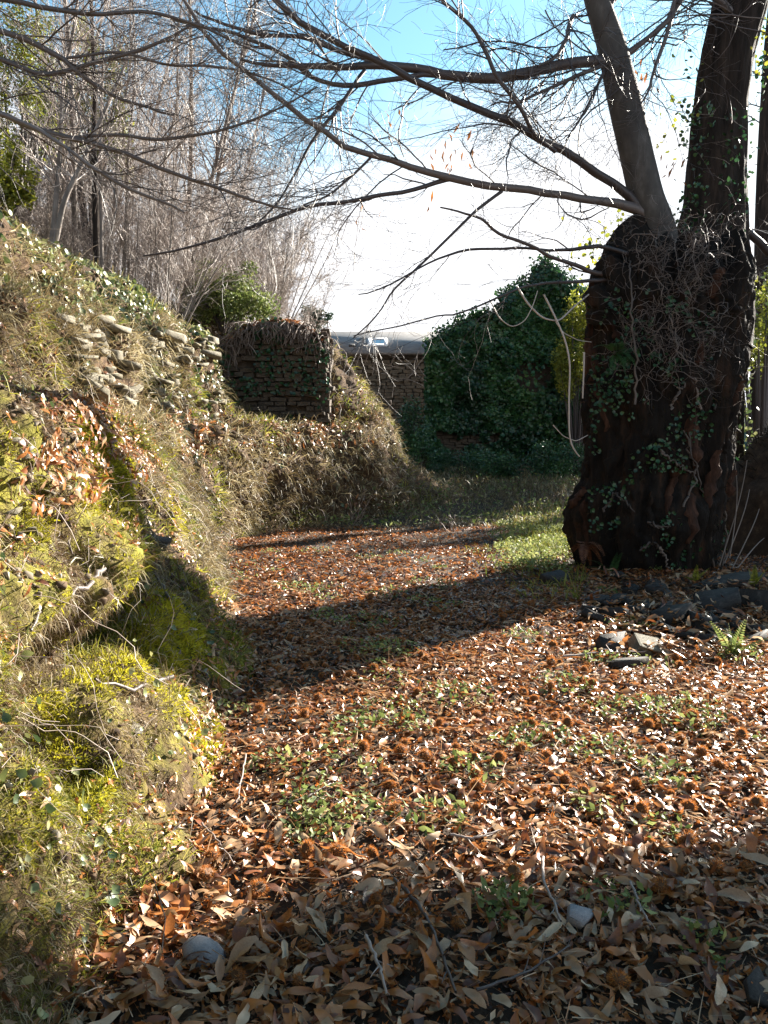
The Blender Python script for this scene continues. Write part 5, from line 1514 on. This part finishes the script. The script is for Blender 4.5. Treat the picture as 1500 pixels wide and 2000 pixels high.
fern('bright green fern in a sun fleck in front of the slate rubble', gpt(1432, 1285), 7, .34, M['weed'], (0, -.1, 1), .7, .4)
fern('rusty dead bracken hanging at the left foot of the trunk', gpt(1140, 1120) + np.array([0, 0, .35]), 8, .42, M['bracken'], (0, -.4, .2), .7, 1.4, 'bracken', 'dead_bracken')
fern('yellow green seedling on the rubble near the right edge', gpt(1472, 1160) + np.array([0, 0, .08]), 4, .26, M['foliage_gold'], (0, 0, 1), .35, .2, 'seedling', 'seedling')
fern('tiny bright seedling beside the trunk foot', gpt(1357, 1150) + np.array([0, 0, .08]), 3, .2, M['foliage_gold'], (0, 0, 1), .5, .3, 'seedling', 'seedling')

# ------------------------------------------------------------------ twigs and sticks on the ground
STICKS = [
 ([(280, 1745), (300, 1700), (325, 1665), (352, 1645)], .011, 'pale curved stick at the foot of the mossy bank'),
 ([(395, 1640), (430, 1680), (458, 1725)], .006, 'thin pale twig on sunlit leaves near the bank'),
 ([(560, 1600), (600, 1590), (645, 1560)], .006, 'pale forked twig beside the green weeds'),
 ([(1060, 1710), (1060, 1760), (1085, 1810), (1095, 1840)], .008, 'wavy grey twig next to the pale slate chip'),
 ([(770, 1755), (830, 1820), (860, 1900), (890, 1985)], .009, 'dark stick running down through the shaded leaves'),
 ([(1230, 1760), (1250, 1810), (1270, 1850)], .007, 'short pale stick in the shade right of the slate chip'),
 ([(715, 1870), (740, 1930), (755, 1990)], .008, 'grey broken twig at the bottom middle of the track'),
 ([(930, 1980), (1020, 1950), (1110, 1890)], .006, 'thin dark twig lying across the nearest leaves'),
 ([(1100, 1300), (1180, 1292), (1260, 1290)], .010, 'straight grey stick before the slate rubble'),
 ([(480, 1500), (470, 1560), (462, 1600)], .006, 'upright pale leaf stalk by the bank foot'),
 ([(880, 1665), (930, 1672), (975, 1655)], .007, 'bent pale twig at the edge of the foreground shade'),
]
for pts, r, lab in STICKS:
    P = np.array([gpt(x, y) + np.array([0, 0, .065]) for x, y in pts]); P, rr_ = resample(P, np.linspace(r, r * .6, len(P)), 16)
    P[1:-1] += .002 * rng.normal(size=(14, 3))
    bb = Bag(); Vb, Fb, tt = tubes(P, rr_ * .75, 6, [rng.uniform(.0, .45)]); bb.add(Vb, Fb, tt)
    a_, r_ = spawn(P[None], rr_[None], 3, (.05, .14), .3, .8, .1, 5, .2, .5); Vb, Fb, tt = tubes(a_, r_, 4); bb.add(Vb, Fb, tt)
    V_, F_, t_ = bb.done()
    o = obj('fallen_twig', mk_mesh('fallen_twig', V_, F_, t_, True), M['twig_pale'] if 'dark' not in lab else M['twig'])
    tag(o, lab, 'twig')

# ------------------------------------------------------------------ bare trees of the wood above the bank
def tree_variant(H, seed, lean=.1, nb=26, multi=1):
    tr_, cr = Bag(), Bag()
    g = np.random.default_rng(seed)
    for m in range(multi):
        n = 14
        tip = np.array([lean * H * g.uniform(.3, 1.4), g.normal() * .08 * H, H * g.uniform(.85, 1.05)])
        if multi > 1: tip[:2] += g.normal(size=2) * .28 * H
        P = np.linspace([0, 0, -.3], tip, n) + .02 * H * g.normal(size=(n, 3)) * np.linspace(0, 1, n)[:, None]
        P, Rr = resample(P, np.linspace(.0075 * H / multi ** .4, .002 * H / multi ** .4, n), n)
        Vb, Fb, t = tubes(P, Rr, 7); tr_.add(Vb, Fb, t)
        a1, r1 = spawn(P[None], Rr[None], nb // multi ** 0 if multi == 1 else 9, (.12 * H, .32 * H), .22, .75, .18, 8, .2, .45)
        a2, r2 = spawn(a1, r1, 9, (.05 * H, .17 * H), .12, .75, .06, 6, .28, .6)
        a3, r3 = spawn(a2, r2, 3, (.03 * H, .08 * H), .2, .75, 0, 4, .28, .7)
        for a_, r_, m_ in ((a1, r1, .004), (a2, r2, .003), (a3, r3, .0024)):
            Vb, Fb, t = tubes(a_, np.maximum(r_, m_), 3); cr.add(Vb, Fb, t)
    V1, F1, t1 = tr_.done(); V2, F2, t2 = cr.done()
    mt = mk_mesh('trunk', V1, F1, t1, True); mt.materials.append(M['trunk_pale'])
    mc = mk_mesh('crown', V2, F2, t2); mc.materials.append(M['twig_pale'])
    return mt, mc
VAR = [tree_variant(9, 1, .10), tree_variant(7.5, 2, .16), tree_variant(10, 3, .05), tree_variant(8, 4, .22)]
SHR = [tree_variant(3.2, 5, .15, 9, 5), tree_variant(4.2, 6, .2, 9, 5), tree_variant(2.6, 7, .1, 9, 6)]
def plant(name, var, p, rz, s, label, cat, group):
    t = thing(name, label, cat, p, group); t.rotation_euler = (0, 0, rz); t.scale = (s, s, s)
    for nm, me in (('trunk', var[0]), ('crown', var[1])):
        o = bpy.data.objects.new(nm, me); col.objects.link(o); o.parent = t
        if nm == 'crown': o['kind'] = 'stuff'
    return t
spots = [(50, 24), (120, 32), (148, 19), (205, 21), (255, 27), (318, 27), (362, 21), (385, 34), (430, 23.5), (455, 30), (0, 27), (75, 21), (180, 36), (300, 38), (30, 14), (70, 17), (105, 13.5), (130, 20), (160, 16), (190, 24), (215, 18), (240, 15.5), (262, 21), (290, 26), (305, 18.5), (330, 23), (352, 29), (375, 20), (395, 25), (418, 31), (440, 27), (470, 33), (500, 29), (525, 36), (10, 22), (90, 27), (170, 30), (280, 33), (-20, 18), (345, 17.5), (550, 38), (230, 28), (-60, 15), (410, 22)]
for k, (px_, Y) in enumerate(spots):
    q = on_bank(px_, Y)
    q[2] -= .1
    plant('bare_tree', VAR[k % 4], q, rng.uniform(-.5, .5), rng.uniform(.75, 1.05) * (1.0 if px_ < 420 else .72), 'slender leafless tree in the wood on top of the bank', 'tree', 'bare trees of the wood above the bank')
for k in range(62):
    px_ = rng.uniform(40, 560); Y = rng.uniform(14.5, 26) if px_ < 360 else rng.uniform(18.5, 27)
    q = on_bank(px_, Y); q[2] -= .1
    plant('bare_shrub', SHR[k % 3], q, rng.uniform(-.7, .7), rng.uniform(.7, 1.05), 'many stemmed leafless shrub along the crest of the bank', 'shrub', 'bare shrubs along the crest of the bank')
for k, (px_, Y) in enumerate(((685, 64), (705, 58))):
    plant('bare_tree', VAR[k], (pix(px_, 700, Y)[0], Y, 4.5), 0, .75, 'distant leafless tree above the end of the slate roof', 'tree', 'distant bare trees behind the house')

for lab, pts in (('pale thin trunk leaning right at the top of the near bank', [(98, 450, 12.2, 5.5), (125, 390, 12.3, 5), (160, 320, 12.4, 4.5), (190, 250, 12.5, 4), (230, 160, 12.6, 3), (260, 90, 12.7, 2)]),
                 ('straight pale pole of a tree rising from the crest of the bank', [(196, 490, 14.5, 4), (197, 400, 14.5, 3.6), (196, 300, 14.5, 3.2), (199, 180, 14.5, 2.6), (203, 60, 14.5, 2)]),
                 ('thick dark trunk at the front of the wood above the bank', [(186, 470, 14, 6.5), (187, 400, 14, 6), (183, 300, 14, 5), (186, 180, 14, 4), (180, 60, 14, 3.4), (176, -60, 14, 3)])):
    P, Rr = traced(pts); P[0, 2] = bank_z(P[0, 0], P[0, 1]) - .1
    t = thing('bare_tree', lab, 'tree', P[0], 'bare trees of the wood above the bank')
    P, Rr = resample(P, Rr, 30); Vb, Fb, tt = tubes(P, Rr, 9); part('trunk', Vb, Fb, M['bark_leader'] if 'dark' in lab else M['trunk_pale'], t, tt, True)
    a1, r1 = spawn(P[None], Rr[None], 16, (.6, 1.8), .35, .8, .15, 8, .22, .4); a2, r2 = spawn(a1, r1, 6, (.3, .9), .15, .75, .05, 6, .28, .6)
    tw = Bag()
    for a_, r_, m_ in ((a1, r1, .004), (a2, r2, .0028)):
        Vb, Fb, tt = tubes(a_, np.maximum(r_, m_), 3); tw.add(Vb, Fb, tt)
    tw.part('crown', M['twig_pale'], t, 'stuff')

# overhanging tree rooted on the bank left of the view
ot = thing('overhanging_tree', 'leafless tree leaning in from the left with long drooping boughs', 'tree', (-5.2, 7.2, 3.9))
P = np.array([(-5.2, 7.2, 3.6), (-5.1, 7.2, 5.2), (-5.0, 7.1, 6.8), (-4.9, 7.0, 9.0), (-4.8, 7.0, 11.5)]); P, Rr = resample(P, np.linspace(.18, .07, 5), 24)
Vb, Fb, tt = tubes(P, Rr, 14); part('trunk', Vb, Fb, M['bark_leader'], ot, tt, True)
BO = [
 [(-360, 10, 7.2, 12), (-150, 20, 7.1, 9), (0, 58, 7.0, 7), (50, 80, 7, 7), (100, 95, 7, 7), (130, 113, 7, 6.5), (150, 140, 7, 6), (190, 175, 7, 5), (220, 190, 7, 4.5), (270, 205, 7, 3.5), (340, 225, 7, 2.5)],
 [(-360, 60, 7.2, 10), (-100, 100, 7.1, 8), (0, 118, 7, 6), (40, 120, 7, 6), (60, 142, 7, 6), (90, 153, 7, 5.5), (115, 148, 7, 5.5), (150, 130, 7, 5), (200, 118, 7, 5), (250, 107, 7, 4.5), (300, 90, 7, 4), (350, 65, 7, 3), (390, 40, 7, 2)],
 [(-360, 130, 7.2, 12), (-120, 190, 7.1, 9), (0, 220, 7, 7), (65, 250, 7, 7), (125, 270, 7, 6.5), (200, 280, 7, 6), (250, 300, 7, 5.5), (300, 325, 7, 5), (370, 347, 7, 4.5), (430, 365, 7, 4), (475, 385, 7, 3.5), (525, 400, 7, 3), (575, 410, 7, 2)],
 [(-360, 160, 7.0, 9), (-50, 200, 6.8, 6), (75, 255, 6.6, 5), (100, 270, 6.6, 4.5), (150, 305, 6.6, 4.5), (200, 335, 6.6, 4.5), (250, 370, 6.6, 4), (300, 395, 6.6, 3.5), (360, 415, 6.6, 2.5)],
 [(-360, -40, 7.2, 10), (-100, -20, 7, 8), (60, 10, 6.9, 6), (170, 30, 6.9, 5), (300, 20, 6.9, 4), (420, 60, 6.9, 3), (520, 110, 6.9, 2)],
 [(125, 270, 7, 4), (220, 262, 7, 4), (320, 272, 7, 4), (400, 262, 7, 3.5), (470, 245, 7, 3), (540, 215, 7, 2.4), (620, 170, 7, 1.8)],
 [(130, 113, 7, 3.5), (230, 100, 7, 3.5), (330, 130, 7, 3), (430, 125, 7, 3), (520, 150, 7, 2.2), (610, 200, 7, 1.6)],
]
BL = []
for p in BO:
    P, Rr = traced(p); P, Rr = resample(P, Rr * .8, 30); P[1:-1] += .03 * fbm(P[1:-1] * 3, 2, 9)[:, None]
    Vb, Fb, tt = tubes(P, Rr, 7); part('bough', Vb, Fb, M['bough'], ot, tt, True); BL.append((P, Rr))
PL = np.stack([b[0] for b in BL]); RL = np.stack([b[1] for b in BL])
a1, r1 = spawn(PL, RL, 14, (.4, 1.4), .3, .7, .0, 8, .25, .45); r1 = np.clip(r1, .0025, .008)
a2, r2 = spawn(a1, r1, 6, (.2, .7), .12, .75, 0, 6, .28, .65); a3, r3 = spawn(a2, r2, 2, (.1, .35), .2, .75, 0, 5, .3, .7)
tw = Bag()
for a_, r_, m_ in ((a1, r1, .0025), (a2, r2, .0018), (a3, r3, .0014)):
    Vb, Fb, tt = tubes(a_, np.maximum(r_, m_), 3); tw.add(Vb, Fb, tt)
tw.part('twigs', M['bough'], ot, 'stuff')
